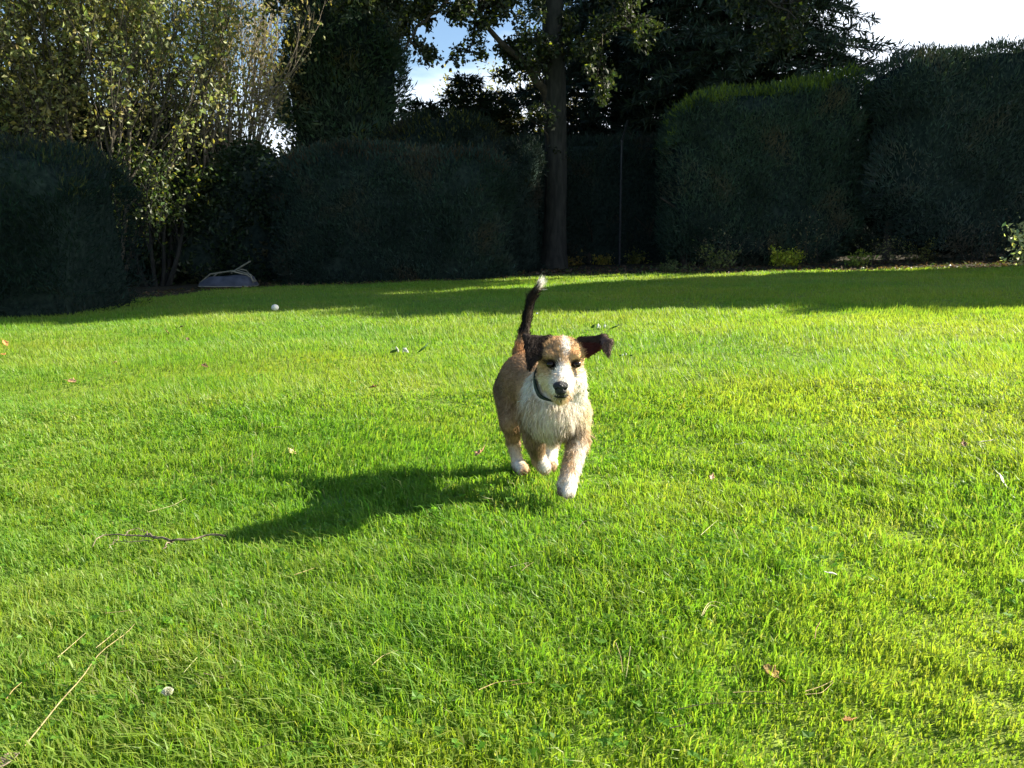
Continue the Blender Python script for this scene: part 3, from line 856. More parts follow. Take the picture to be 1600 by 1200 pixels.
# ------------------------------------------------------------------ upturned barrow
def barrow():
    p = G(358, 449)
    root = empty('garden_barrow', p, 'low grey blue upturned barrow with a thin pale pole on the shaded grass', 'barrow')
    mt = mat_rough('weathered_blue_metal', (0.035, 0.042, 0.058), (0.08, 0.09, 0.115), scale=7, rough=0.6, bump=0.15)
    mr = mat_rough('pale_tube', (0.14, 0.14, 0.10), (0.24, 0.23, 0.17), scale=12, rough=0.5, bump=0.1)
    # tray: lofted rounded rectangles, wide rim on the ground, narrower base on top
    rings = []
    nn = 28
    prof = [(0.0, 1.00, 1.0), (0.02, 1.01, 1.01), (0.07, 0.95, 0.93), (0.13, 0.86, 0.82), (0.165, 0.76, 0.70), (0.175, 0.68, 0.6), (0.17, 0.3, 0.3), (0.165, 0.01, 0.01)]
    for (h, sx_, sy_) in prof:
        th = np.arange(nn) * 2 * math.pi / nn
        e = 0.55
        X = np.sign(np.cos(th)) * np.abs(np.cos(th)) ** e * 0.47 * sx_
        Y = np.sign(np.sin(th)) * np.abs(np.sin(th)) ** e * 0.34 * sy_
        dent = 0.012 * np.sin(3 * th + 9 * h)
        rings.append(np.stack([X + dent, Y + dent, np.full(nn, h) + 0.01 * np.sin(th * 2) + 0.06 * (X + 0.1) * (h > 0.1)], -1))
    V = np.concatenate(rings)
    i = np.arange(len(prof) - 1)[:, None] * nn; j = np.arange(nn)[None]; k = (j + 1) % nn
    Q = np.stack([i + j, i + k, i + k + nn, i + j + nn], -1).reshape(-1, 4)
    mk('tray', V + p + [0, 0, 0.02], Q, mt, root, smooth=True)
    tb = Tubes()
    th = np.linspace(0, 2 * math.pi, 41)
    tb.add(np.stack([np.sign(np.cos(th)) * np.abs(np.cos(th)) ** 0.55 * 0.485, np.sign(np.sin(th)) * np.abs(np.sin(th)) ** 0.55 * 0.35, np.full(41, 0.03)], -1) + p, 0.011, 8)
    v_, q_ = tb.get(); mk('rim', v_, q_, mr, root, smooth=True)
    for sgn in (-1, 1):
        tb = Tubes()
        tb.add(np.array([[-0.42, 0.20 * sgn, 0.10], [-0.25, 0.19 * sgn, 0.24], [0.1, 0.16 * sgn, 0.29], [0.36, 0.10 * sgn, 0.22], [0.47, 0.05 * sgn, 0.10]]) + p, 0.013, 8)
        v_, q_ = tb.get(); mk('frame_tube', v_, q_, mr, root, smooth=True)
    tb = Tubes()
    tb.add(np.array([[0.08, -0.1, 0.25], [0.24, -0.12, 0.35], [0.44, -0.14, 0.46]]) + p, 0.014, 8)
    v_, q_ = tb.get(); mk('pole', v_, q_, mr, root, smooth=True)
    tb = Tubes()
    tb.add(np.array([[0.20, -0.12, 0.33], [0.36, -0.14, 0.30], [0.44, -0.15, 0.20], [0.47, -0.15, 0.08]]) + p, 0.010, 8)
    v_, q_ = tb.get(); mk('brace', v_, q_, mr, root, smooth=True)
barrow()

# ------------------------------------------------------------------ low plants at the hedge foot
def low_plant(name, label, px, py, hpx, wpx, base, n=500, leaf=0.07, yellow=None, spiky=False, stems=10, group=None, Y=None):
    p = G(px, py) if Y is None else gp(at(px, py, Y)[0], Y)
    sc = p[1] / 1380.0
    Hh, Wd = hpx * sc, wpx * sc * 0.5
    root = empty(name, p, label, 'plant', group)
    tb = Tubes(); tips = []
    for i in range(stems):
        a = rng.random() * 6.28
        d = np.array([math.cos(a) * Wd / Hh, math.sin(a) * Wd / Hh * 0.6, 1.0])
        pts, _ = wander(p + np.array([rng.normal() * Wd * 0.35, rng.normal() * Wd * 0.25, -0.02]), d, Hh * (0.6 + 0.45 * rng.random()), 5, 0.15, 0.0)
        tb.add(pts, np.linspace(0.006, 0.002, 6), 3)
        tips.append(pts[1:])
    v_, q_ = tb.get()
    mk('stems', v_, q_, M_bark_dark, root, kind='stuff')
    per = max(1, n // (stems * 5))
    V, f, c = leaves_on(tips, per, leaf, leaf * 0.55, base, spread=leaf * 0.8, yellow=yellow, droop=0.3)
    mk('leaves', V, f, M_leaf, root, col=c, kind='stuff')
YG = (0.22, 0.24, 0.03)
low_plant('low_plant', 'sunlit yellow clump nearest the oak trunk', 893, 399, 16, 30, (0.20, 0.15, 0.03), 300, Y=20.9)
low_plant('low_plant', 'small golden clump just left of the fence post foot', 943, 399, 16, 32, (0.24, 0.20, 0.03), 300, Y=20.9)
low_plant('low_plant', 'dull yellow green clump just right of the fence post foot', 996, 398, 22, 26, (0.18, 0.18, 0.04), 300, Y=20.9)
low_plant('low_plant', 'low trailing green plant at the foot of the right hedge corner', 1050, 424, 22, 70, (0.10, 0.13, 0.04), 500, leaf=0.05)
low_plant('low_plant', 'leafy green clump with pale tips left of the yellow plant', 1120, 420, 40, 60, (0.13, 0.16, 0.04), 500, leaf=0.06)
low_plant('low_plant', 'bright yellow green plant glowing at the hedge foot', 1225, 416, 32, 84, (0.34, 0.38, 0.03), 900, leaf=0.06)
low_plant('low_plant', 'small bright green clump between two hedge stems', 1342, 416, 28, 50, (0.20, 0.26, 0.03), 400, leaf=0.06)
low_plant('low_plant', 'thin yellowish plant under the tallest hedge', 1440, 410, 50, 60, (0.16, 0.17, 0.04), 400, leaf=0.05)
low_plant('twiggy_plant', 'bare twiggy bush of small pale leaves before the hedge', 1130, 418, 75, 100, (0.14, 0.13, 0.07), 340, leaf=0.045, stems=26)
low_plant('twiggy_plant', 'upright twiggy plant with one pale tip before the hedge', 1265, 414, 90, 50, (0.15, 0.14, 0.06), 160, leaf=0.045, stems=10)
low_plant('twiggy_plant', 'twiggy undergrowth in the lit gap under the hedges', 1375, 412, 50, 90, (0.14, 0.15, 0.05), 350, leaf=0.05, stems=22)
low_plant('twiggy_plant', 'dead looking twigs under the tallest hedge by the edge', 1520, 410, 80, 110, (0.13, 0.11, 0.06), 300, leaf=0.05, stems=24)
low_plant('pale_shrub', 'pale leaved shrub catching the sun at the right frame edge', 1600, 416, 80, 50, (0.42, 0.46, 0.22), 420, leaf=0.09, stems=14)
low_plant('low_plant', 'bright yellow lit plant glimpsed through the gap by the left hedge', 246, 392, 48, 60, (0.38, 0.38, 0.03), 700, leaf=0.09, Y=19.0)

# leaf litter in the bed
def litter():
    n = 9000
    x = rng.uniform(-9, 13, n)
    y = lawn_edge(x) + rng.random(n) ** 1.4 * 4.0 - 0.15
    P = np.stack([x, y, gz(x, y) + 0.006 + 0.012 * rng.random(n)], -1)
    D = rng.normal(size=(n, 3)); D[:, 2] *= 0.25
    V, f = cards(P, D, 0.05 + 0.04 * rng.random(n), 0.04, nrm=np.tile(np.array([[0, 0, 1.0]]), (n, 1)))
    c = colvar(n, (0.10, 0.065, 0.035), 0.35)
    k = rng.random(n) < 0.25
    c.reshape(n, 4, 3)[k] = np.array((0.08, 0.12, 0.03))
    mk('leaf_litter', V, f, M_leaf, col=c, kind='stuff', label='fallen leaves and low ground cover in the bed under the hedges', cat='leaf litter')
litter()

# ------------------------------------------------------------------ small things lying on the lawn
LEAFMAT = {}
def leaf_mat(col):
    k = tuple(round(v, 3) for v in col)
    if k not in LEAFMAT:
        LEAFMAT[k] = mat_rough('dry_leaf_%d' % len(LEAFMAT), tuple(v * 0.6 for v in col), tuple(min(1, v * 1.25) for v in col), scale=60, rough=0.6, bump=0.4)
    return LEAFMAT[k]

def fallen_leaf(label, px, py, size, col, curl=0.5, lobed=True, cat='leaf', name='fallen_leaf', elong=1.6, tilt=0.3, lift=0.03):
    p = G(px, py, lift) - np.array([0, 0, lift])
    nu, nv = 13, 7
    u = np.linspace(0, 1, nu)
    vv = np.linspace(-1, 1, nv)
    wprof = np.sin(np.pi * u ** 0.85) ** 0.7 * (1 + (0.28 * np.sin(u * 6 * math.pi) if lobed else 0))
    U, Vw = np.meshgrid(u, vv, indexing='ij')
    Wd = wprof[:, None] / elong * 0.5
    X = (U - 0.5) * size
    Yy = Vw * Wd * size
    Z = curl * size * (0.55 * (Vw * Wd * 2) ** 2 + 0.35 * (U - 0.5) ** 2) + 0.02 * size * np.sin(9 * U + 5 * Vw)
    V = np.stack([X, Yy, Z], -1).reshape(-1, 3)
    e = Euler((tilt * rng.normal(), tilt * rng.normal(), rng.random() * 6.28)).to_matrix()
    V = V @ np.array(e).T
    i = (np.arange(nu - 1)[:, None] * nv + np.arange(nv - 1)[None]).reshape(-1)
    Q = np.stack([i, i + 1, i + 1 + nv, i + nv], -1)
    base = p + np.array([0, 0, lift])
    o = mk(name, V + base, Q, leaf_mat(col), label=label, cat=cat, smooth=True, loc=base)
    sm = o.modifiers.new('thickness', 'SOLIDIFY'); sm.thickness = 0.0012
    # stalk
    tb = Tubes()
    s0 = np.array([0.5 * size, 0, curl * size * 0.09]) @ np.array(e).T
    s1 = np.array([0.85 * size, 0.05 * size, curl * size * 0.2]) @ np.array(e).T
    tb.add(np.stack([s0 * 0.9, (s0 + s1) / 2, s1]) + base, np.array([0.0012, 0.001, 0.0008]) * max(1, size / 0.05), 5)
    v_, q_ = tb.get(); mk('stalk', v_, q_, leaf_mat(col), o, smooth=True)

    return o

fallen_leaf('curled pinkish brown leaf just left of the dog paws', 750, 708, 0.045, (0.42, 0.24, 0.13), 0.9)
fallen_leaf('dark red brown leaf on the grass left of the dog, mid lawn', 583, 605, 0.045, (0.22, 0.09, 0.04), 0.6)
fallen_leaf('tan curled leaf far left on the mid lawn', 112, 596, 0.05, (0.46, 0.28, 0.15), 0.9)
fallen_leaf('small pink tan leaf behind the tan curled one, far left', 179, 567, 0.035, (0.50, 0.30, 0.20), 0.8)
fallen_leaf('orange leaf standing up at the left frame edge, upper one', 8, 536, 0.06, (0.50, 0.24, 0.08), 0.8, tilt=0.8)
fallen_leaf('orange leaf lying at the left frame edge, lower one', 5, 554, 0.05, (0.50, 0.22, 0.07), 0.5)
fallen_leaf('dark leaf lump alone on the left mid lawn', 320, 572, 0.045, (0.12, 0.07, 0.03), 0.9)
fallen_leaf('small dark leaf, rearmost of the three on the far left lawn', 284, 511, 0.05, (0.12, 0.08, 0.04), 0.9)
fallen_leaf('flat brown leaf, leftmost of the three on the far left lawn', 262, 520, 0.06, (0.20, 0.10, 0.05), 0.5)
fallen_leaf('dark leaf, nearest of the three on the far left lawn', 293, 531, 0.045, (0.12, 0.08, 0.04), 0.8)
fallen_leaf('pale tan leaf above the tip of the dog shadow', 455, 706, 0.045, (0.52, 0.40, 0.20), 0.5)
fallen_leaf('dry straw coloured leaf above the pale tan leaf', 432, 668, 0.05, (0.50, 0.42, 0.20), 0.3, lobed=False, elong=3.2)
fallen_leaf('small pink leaf right of the dog front paw', 1112, 746, 0.022, (0.60, 0.36, 0.24), 0.7)
fallen_leaf('brown leaf beside a pale one on the right lawn', 1506, 694, 0.03, (0.30, 0.17, 0.07), 0.7)
fallen_leaf('pale leaf beside a brown one on the right lawn', 1540, 690, 0.045, (0.66, 0.60, 0.42), 0.5, lobed=False, elong=2.6)
fallen_leaf('long pale curled leaf near the right frame edge', 1566, 752, 0.05, (0.70, 0.66, 0.52), 0.8, lobed=False, elong=3.0, tilt=0.5)
fallen_leaf('white curled leaf right of the dog, mid lawn', 1159, 694, 0.035, (0.75, 0.72, 0.58), 1.0, lobed=False, elong=2.6, tilt=0.9)
fallen_leaf('yellow brown leaf half sunk in the near grass at right', 1205, 1050, 0.032, (0.34, 0.22, 0.05), 0.5, lift=0.026)
fallen_leaf('small orange leaf in the near grass at lower right', 1325, 1125, 0.018, (0.36, 0.18, 0.05), 0.5, lift=0.026)
fallen_leaf('grey brown dead leaf in the bottom left corner', 8, 1192, 0.05, (0.24, 0.19, 0.13), 0.6, lift=0.03)
fallen_leaf('small pale leaf in the centre of the lower grass', 1300, 897, 0.02, (0.7, 0.68, 0.58), 0.6, lobed=False, lift=0.035)

# sprigs of white petals with green leaves
def sprig(label, px, py, size, cat='sprig', leafside=1):
    p = G(px, py, 0.028)
    root = empty('white_sprig', p, label, cat)
    mw = leaf_mat((0.80, 0.78, 0.68)); mg = leaf_mat((0.05, 0.12, 0.03))
    for k, (dx, dz, m, nm, ln) in enumerate(((-0.35, 0.10, mw, 'petal', 0.4), (-0.12, 0.14, mw, 'petal', 0.35), (0.25, 0.10, mw, 'petal', 0.45), (0.75 * leafside, 0.10, mg, 'leaf', 0.9), (-0.85 * leafside, 0.03, mg, 'leaf', 0.7))):
        c = p + np.array([dx * size, rng.normal() * 0.1 * size, 0.0])
        n_ = 9
        t = np.linspace(0, 1, n_)
        dirv = unit(np.array([rng.normal() * 0.6 + (0.8 if nm == 'leaf' else 0), rng.normal() * 0.4, 0.8 if nm == 'petal' else 0.25]))
        sd = unit(np.cross(dirv, np.array([0.1, 1, 0.2])))
        if nm == 'leaf': sd = unit(np.cross(dirv, np.array([0.1, 0.5, 1.0])))
        nrm = np.cross(sd, dirv)
        wv = np.sin(np.pi * t) ** 0.8 * ln * size * 0.22
        ctr = c + dirv * (t * ln * size)[:, None] + nrm * (0.15 * ln * size * t ** 2)[:, None]
        Vv = np.stack([ctr - sd * wv[:, None], ctr + nrm * (-0.2 * wv)[:, None], ctr + sd * wv[:, None]], 1).reshape(-1, 3)
        i = (np.arange(n_ - 1)[:, None] * 3 + np.arange(2)[None]).reshape(-1)
        o = mk(nm, Vv, np.stack([i, i + 1, i + 4, i + 3], -1), m, root, smooth=True)
        sm = o.modifiers.new('thickness', 'SOLIDIFY'); sm.thickness = 0.0015
sprig('white petals with a dark green leaf lying left of the dog tail', 632, 551, 0.11)
sprig('two white petals between green leaves behind the dog right ear', 940, 513, 0.09)
sprig('tiny white petals on the grass right of the dog head', 975, 556, 0.035)

def ball():
    p = G(430, 487)
    bpy_me = []
    u = np.linspace(0, 2 * math.pi, 24, endpoint=False); v = np.linspace(-math.pi / 2, math.pi / 2, 13)
    U, Vv = np.meshgrid(u, v)
    r = 0.036 * (1 + 0.05 * np.sin(3 * U) * np.cos(Vv) ** 2)
    V = np.stack([r * np.cos(Vv) * np.cos(U) * 1.15, r * np.cos(Vv) * np.sin(U), r * np.sin(Vv) + 0.045], -1).reshape(-1, 3) + p
    i = np.arange(12)[:, None] * 24; j = np.arange(24)[None]; k = (j + 1) % 24
    Q = np.stack([i + j, i + k, i + k + 24, i + j + 24], -1).reshape(-1, 4)
    mk('white_ball', V, Q, mat_rough('white_ball', (0.55, 0.54, 0.50), (0.66, 0.65, 0.62), 30, 0.6, 0.2), smooth=True, label='small white ball on the far lawn before the centre hedge', cat='ball', loc=p)
ball()

def clover_flower():
    p = G(262, 1084, 0.045)
    root = empty('white_flower', p - np.array([0, 0, 0.045]), 'white clover like flower low in the grass at lower left', 'flower')
    mw = leaf_mat((0.82, 0.84, 0.62)); mg = leaf_mat((0.10, 0.25, 0.03))
    n = 140
    d = unit(rng.normal(size=(n, 3))); d[:, 2] = np.abs(d[:, 2])
    V, f = cards(p + d * 0.001, d + [0, 0, 0.4], 0.010, 0.006)
    mk('petals', V, f, mw, root)
    tb = Tubes(); tb.add(np.stack([p - [0, 0, 0.045], p - [0.002, 0, 0.02], p]), 0.0012, 5)
    v_, q_ = tb.get(); mk('stalk', v_, q_, mg, root)
clover_flower()

# straws, needles and twigs
def straw(label, pts, r, col, name='straw', cat='straw', lift=0.034, arch=0.0):
    P = np.array([G(px, py, lift) for px, py in pts])
    r *= 0.62
    col = tuple(c * 0.8 for c in col)
    k = np.linspace(0, 1, len(P)); t = np.linspace(0, 1, 14)
    pp = np.stack([np.interp(t, k, P[:, i]) for i in range(3)], -1)
    # smooth
    for _ in range(2):
        pp[1:-1] = (pp[:-2] + 2 * pp[1:-1] + pp[2:]) / 4
    pp[:, 2] += arch * np.sin(np.pi * t)
    tb = Tubes(); tb.add(pp, r * np.linspace(1.0, 0.5, 14), 5)
    v_, q_ = tb.get()
    return mk(name, v_, q_, leaf_mat(col), label=label, cat=cat, smooth=True, loc=P[0])
ST = (0.62, 0.50, 0.26)
straw('long curved dry stalk running up the lower left grass', [(38, 1166), (80, 1115), (100, 1086), (130, 1062), (145, 1030), (165, 1010), (200, 990), (210, 975)], 0.0021, (0.46, 0.36, 0.17), 'dry_stalk', 'stalk')
straw('short straw left of the long curved stalk, upper one', [(90, 1027), (112, 1008), (135, 988)], 0.0012, ST)
straw('short straw crossing above the long curved stalk', [(150, 1012), (168, 998), (184, 983)], 0.0012, ST)
straw('short golden straw at the left frame edge', [(10, 1092), (20, 1078), (34, 1066)], 0.0014, (0.6, 0.42, 0.18))
straw('straw with a side shoot right of the long stalk', [(286, 1052), (305, 1030), (333, 1002)], 0.0012, (0.50, 0.52, 0.22))
straw('pinkish dry stem near the white flower', [(318, 1052), (335, 1056), (352, 1060)], 0.0014, (0.60, 0.40, 0.25))
straw('faint brown stem lying left above the long stalk tip', [(165, 958), (185, 956), (203, 954)], 0.0012, (0.50, 0.38, 0.18))
straw('arched pair of pale needles in the right foreground, outer', [(1096, 962), (1105, 948), (1120, 945), (1134, 949)], 0.0011, (0.72, 0.60, 0.32), 'pine_needle', 'needle', arch=0.008)
straw('arched pale needle just inside the outer arch, right foreground', [(1099, 960), (1108, 950), (1120, 948)], 0.0010, (0.72, 0.60, 0.32), 'pine_needle', 'needle', arch=0.006)
straw('upper of two golden needles meeting at a point, lower right', [(1258, 1080), (1282, 1073), (1302, 1063)], 0.0010, (0.70, 0.54, 0.24), 'pine_needle', 'needle')
straw('lower of two golden needles meeting at a point, lower right', [(1258, 1085), (1284, 1083), (1302, 1066)], 0.0010, (0.70, 0.54, 0.24), 'pine_needle', 'needle')
straw('pale brown needle left of the golden needle pair', [(1145, 1082), (1175, 1080), (1203, 1081)], 0.0009, (0.55, 0.40, 0.20), 'pine_needle', 'needle')
straw('golden straw in the centre of the lower grass', [(748, 1078), (775, 1066), (812, 1062)], 0.0012, (0.62, 0.46, 0.20))
straw('orange tinged straw below the golden centre straw', [(800, 1070), (818, 1068), (836, 1066)], 0.0009, (0.60, 0.36, 0.15))
straw('curved yellow straw left of centre in the lower grass', [(580, 1040), (598, 1024), (622, 1016)], 0.0011, (0.60, 0.48, 0.22))
straw('pale straw below the front paw of the dog', [(797, 886), (812, 882), (826, 879)], 0.0014, (0.68, 0.58, 0.36))
straw('brown straw beside the pale one below the dog', [(815, 892), (824, 884), (834, 878)], 0.0011, (0.40, 0.28, 0.16))
straw('straw below the dog shadow pointing up right', [(460, 898), (475, 893), (492, 887)], 0.0012, (0.58, 0.44, 0.20))
straw('upright tan stem right of centre, tall one', [(962, 1004), (970, 1025), (973, 1050)], 0.0010, (0.60, 0.46, 0.24))
straw('upright tan stem right of centre, second one', [(985, 1010), (982, 1035), (978, 1058)], 0.0009, (0.60, 0.50, 0.30))
straw('slanting straw on the right lawn above the arched needles', [(1145, 826), (1155, 845), (1163, 865)], 0.0014, (0.60, 0.48, 0.24))
straw('short straw left of the slanting straw, right lawn', [(1095, 836), (1108, 824), (1121, 813)], 0.0012, (0.62, 0.56, 0.32))
straw('reddish stem upright in the right foreground', [(1273, 998), (1275, 982), (1283, 970)], 0.0010, (0.50, 0.30, 0.16))
straw('dull straw far left below the dark leaf', [(232, 800), (270, 790), (290, 779)], 0.0014, (0.5, 0.46, 0.24))
straw('straw across the lit patch inside the dog shadow', [(690, 766), (700, 760), (708, 753)], 0.0016, (0.50, 0.42, 0.18))
straw('thin dark bent twig in the lower right grass', [(1060, 1108), (1095, 1100), (1130, 1098), (1185, 1099), (1230, 1100), (1262, 1097)], 0.0011, (0.07, 0.045, 0.03), 'thin_twig', 'twig')
straw('short black twig below the thin bent twig', [(1046, 1138), (1062, 1134), (1082, 1128)], 0.0013, (0.06, 0.045, 0.03), 'thin_twig', 'twig')
straw('arched dark twig right below the dog front paw', [(902, 830), (912, 820), (935, 822), (958, 834)], 0.0015, (0.10, 0.06, 0.04), 'thin_twig', 'twig', arch=0.012)
straw('hair thin dark stem arching at the bottom left of centre', [(400, 1170), (430, 1160), (470, 1158), (500, 1163)], 0.0008, (0.08, 0.06, 0.04), 'thin_twig', 'twig')

def twig_branch():
    # forked dead branch lying by the tip of the dog's shadow
    root = empty('dead_branch', G(265, 845), 'forked grey brown dead branch lying by the tip of the dog shadow', 'branch')
    mt = mat_rough('dead_wood', (0.08, 0.06, 0.04), (0.30, 0.24, 0.17), scale=40, bump=0.5)
    def seg(nm, pts, r0, r1, lift=0.04):
        P = np.array([G(a, b, lift) for a, b in pts])
        k = np.linspace(0, 1, len(P)); t = np.linspace(0, 1, 12)
        pp = np.stack([np.interp(t, k, P[:, i]) for i in range(3)], -1)
        pp[1:-1] += 0.0025 * rng.normal(size=(10, 3))
        tb = Tubes(); tb.add(pp, 0.72 * np.linspace(r0, r1, 12), 6)
        v_, q_ = tb.get(); mk(nm, v_, q_, mt, root, smooth=True)
    seg('main_stem', [(352, 838), (330, 835), (300, 841), (272, 844), (245, 839), (228, 835)], 0.0032, 0.0042, 0.045)
    seg('side_twig', [(245, 839), (215, 836), (190, 837), (165, 835), (150, 845), (144, 855)], 0.0035, 0.0012, 0.045)
    seg('side_twig', [(195, 837), (205, 829), (222, 826), (230, 836)], 0.0012, 0.0014, 0.06)
    seg('side_twig', [(272, 844), (262, 850), (254, 857)], 0.0030, 0.0016)
    seg('side_twig', [(240, 845), (205, 848), (175, 848)], 0.0016, 0.001, 0.035)
    seg('side_twig', [(185, 838), (178, 848), (170, 856)], 0.0014, 0.0008, 0.035)
twig_branch()

# ------------------------------------------------------------------ the dog
def rc(a, b, ra, rb):
    return ('rc', np.array(a), np.array(b), ra, rb)
def el_(c, r):
    return ('el', np.array(c), np.array(r))
def tri(a, b, c, r):
    return ('tri', np.array(a), np.array(b), np.array(c), r)

def sdf(pr, X):
    k = pr[0]
    if k == 'rc':
        a, b, ra, rb = pr[1:]
        ba = b - a
        t = ((X - a) @ ba / (ba @ ba)).clip(0, 1)
        d = np.linalg.norm(X - a - t[..., None] * ba, axis=-1)
        return d - (ra + (rb - ra) * t)
    if k == 'el':
        c, r = pr[1:]
        q = (X - c) / r
        k0 = np.linalg.norm(q, axis=-1)
        k1 = np.linalg.norm(q / r, axis=-1)
        return k0 * (k0 - 1.0) / np.maximum(k1, 1e-6)
    if k == 'tri':
        a, b, c, rr = pr[1:]
        ba, cb, ac = b - a, c - b, a - c
        pa, pb, pc = X - a, X - b, X - c
        nor = np.cross(ba, ac)
        dot = lambda u, v: np.sum(u * v, axis=-1)
        s = np.sign(dot(np.cross(ba, nor), pa)) + np.sign(dot(np.cross(cb, nor), pb)) + np.sign(dot(np.cross(ac, nor), pc))
        def e(p, q):
            t = (dot(p, q) / dot(q, q)).clip(0, 1)
            v = q * t[..., None] - p
            return dot(v, v)
        de = np.minimum(np.minimum(e(pa, ba), e(pb, cb)), e(pc, ac))
        dp = dot(nor, pa) ** 2 / dot(nor, nor)
        return np.sqrt(np.where(s < 2.0, de, dp)) - rr

def D(px, py, Y):
    return at(px, py, Y)

# prims: (sdf prim, blend, flow direction of the coat, fur length)
down = (0, 0.1, -1.0)
backf = (0, 1.0, -0.25)
DOG = [
    (el_(D(862, 634, 2.45), (0.080, 0.115, 0.096)), 0.03, (0, -0.25, -1.0), 0.024),       # chest
    (el_(D(846, 616, 2.58), (0.074, 0.12, 0.084)), 0.04, backf, 0.009),                    # ribs
    (el_(D(822, 594, 2.74), (0.084, 0.11, 0.086)), 0.04, (0, 0.7, -0.7), 0.010),           # rump
    (rc(D(866, 604, 2.45), D(875, 574, 2.38), 0.062, 0.054), 0.03, (0, 0.3, -1.0), 0.018),  # neck
    (el_(D(877, 557, 2.345), (0.060, 0.072, 0.054)), 0.02, (0, 1.0, 0.35), 0.010),         # skull
    (el_(D(879, 590, 2.32), (0.057, 0.060, 0.042)), 0.02, (0, 0.5, -0.9), 0.018),          # cheeks
    (rc(D(900, 600, 2.38), D(900, 640, 2.43), 0.024, 0.032), 0.03, down, 0.014),
    (rc(D(877, 592, 2.28), D(876, 606, 2.220), 0.036, 0.026), 0.018, (0, 0.8, -0.5), 0.010),  # muzzle
    (rc(D(877, 612, 2.28), D(876, 621, 2.228), 0.029, 0.015), 0.012, (0, 0.2, -1.0), 0.015),  # chin
    (el_(D(859, 555, 2.285), (0.013, 0.014, 0.010)), 0.014, (-0.5, 0.5, 0.8), 0.012),         # brows
    (el_(D(900, 556, 2.285), (0.013, 0.014, 0.010)), 0.014, (0.5, 0.5, 0.8), 0.012),
    (rc(D(880, 566, 2.275), D(877, 594, 2.235), 0.016, 0.023), 0.014, (0, 0.8, 0.5), 0.009),
    (rc(D(895, 648, 2.45), D(903, 690, 2.42), 0.046, 0.031), 0.03, down, 0.018),           # near-side fore leg
    (rc(D(903, 690, 2.42), D(891, 736, 2.34), 0.027, 0.020), 0.012, down, 0.018),
    (rc(D(891, 736, 2.34), D(886, 756, 2.31), 0.022, 0.026), 0.012, (0, -0.2, -1.0), 0.010),
    (rc(D(880, 758, 2.305), D(877, 768, 2.29), 0.014, 0.012), 0.006, (0, -0.2, -1.0), 0.006),  # toes
    (rc(D(887, 760, 2.295), D(885, 772, 2.275), 0.014, 0.012), 0.006, (0, -0.2, -1.0), 0.006),
    (rc(D(893, 760, 2.300), D(892, 771, 2.28), 0.014, 0.012), 0.006, (0, -0.2, -1.0), 0.006),
    (rc(D(834, 650, 2.49), D(835, 688, 2.52), 0.044, 0.030), 0.03, down, 0.017),           # other fore leg, swung back
    (rc(D(835, 688, 2.52), D(842, 718, 2.58), 0.027, 0.020), 0.012, down, 0.010),
    (rc(D(842, 718, 2.58), D(850, 730, 2.56), 0.020, 0.021), 0.010, down, 0.008),
    (rc(D(850, 620, 2.76), D(858, 668, 2.70), 0.060, 0.036), 0.03, down, 0.012),           # hind leg, right in the picture
    (rc(D(858, 668, 2.70), D(862, 698, 2.80), 0.032, 0.021), 0.014, down, 0.010),
    (rc(D(862, 698, 2.80), D(860, 724, 2.74), 0.021, 0.019), 0.010, down, 0.008),
    (rc(D(860, 726, 2.74), D(861, 730, 2.69), 0.021, 0.019), 0.010, down, 0.006),
    (rc(D(800, 612, 2.76), D(799, 660, 2.68), 0.058, 0.034), 0.03, down, 0.012),           # hind leg, left in the picture
    (rc(D(799, 660, 2.68), D(802, 692, 2.76), 0.030, 0.019), 0.014, down, 0.012),
    (rc(D(802, 692, 2.76), D(809, 724, 2.71), 0.019, 0.017), 0.012, down, 0.010),
    (rc(D(810, 727, 2.71), D(818, 735, 2.66), 0.021, 0.020), 0.010, (0.3, -0.8, -0.4), 0.006),
    (rc(D(819, 734, 2.655), D(822, 738, 2.63), 0.012, 0.010), 0.005, (0.3, -0.8, -0.4), 0.004),
    (rc(D(813, 735, 2.655), D(815, 740, 2.63), 0.012, 0.010), 0.005, (0.3, -0.8, -0.4), 0.004),
    (rc(D(812, 552, 2.82), D(819, 520, 2.88), 0.022, 0.016), 0.02, (0, 0.1, 1.0), 0.013),  # tail
    (rc(D(819, 520, 2.88), D(824, 494, 2.90), 0.016, 0.0135), 0.01, (0.1, 0, 1.0), 0.014),
    (rc(D(824, 494, 2.90), D(830, 466, 2.90), 0.0135, 0.012), 0.01, (0.2, 0, 1.0), 0.016),
    (rc(D(830, 466, 2.90), D(845, 443, 2.88), 0.012, 0.007), 0.01, (0.6, 0, 1.0), 0.026),
    # ears
    (tri(D(860, 528, 2.335), D(820, 525, 2.325), D(842, 557, 2.300), 0.0056), 0.012, (-0.3, 0, -1.0), 0.014),
    (tri(D(860, 528, 2.335), D(842, 557, 2.300), D(856, 545, 2.320), 0.0056), 0.012, (-0.3, 0, -1.0), 0.014),
    (tri(D(820, 525, 2.325), D(827, 576, 2.275), D(842, 557, 2.300), 0.0052), 0.008, (0, 0, -1.0), 0.015),
    (tri(D(904, 529, 2.34), D(945, 526, 2.335), D(918, 555, 2.33), 0.0055), 0.012, (1.0, 0, 0.1), 0.012),
    (tri(D(945, 526, 2.335), D(938, 543, 2.325), D(918, 555, 2.33), 0.0055), 0.008, (1.0, 0, -0.3), 0.012),
    (tri(D(940, 525, 2.335), D(955, 533, 2.305), D(941, 541, 2.300), 0.0048), 0.008, (0.6, 0, -1.0), 0.013),
    (tri(D(955, 533, 2.305), D(951, 555, 2.285), D(941, 541, 2.300), 0.0048), 0.008, (0.2, 0, -1.0), 0.014),
]
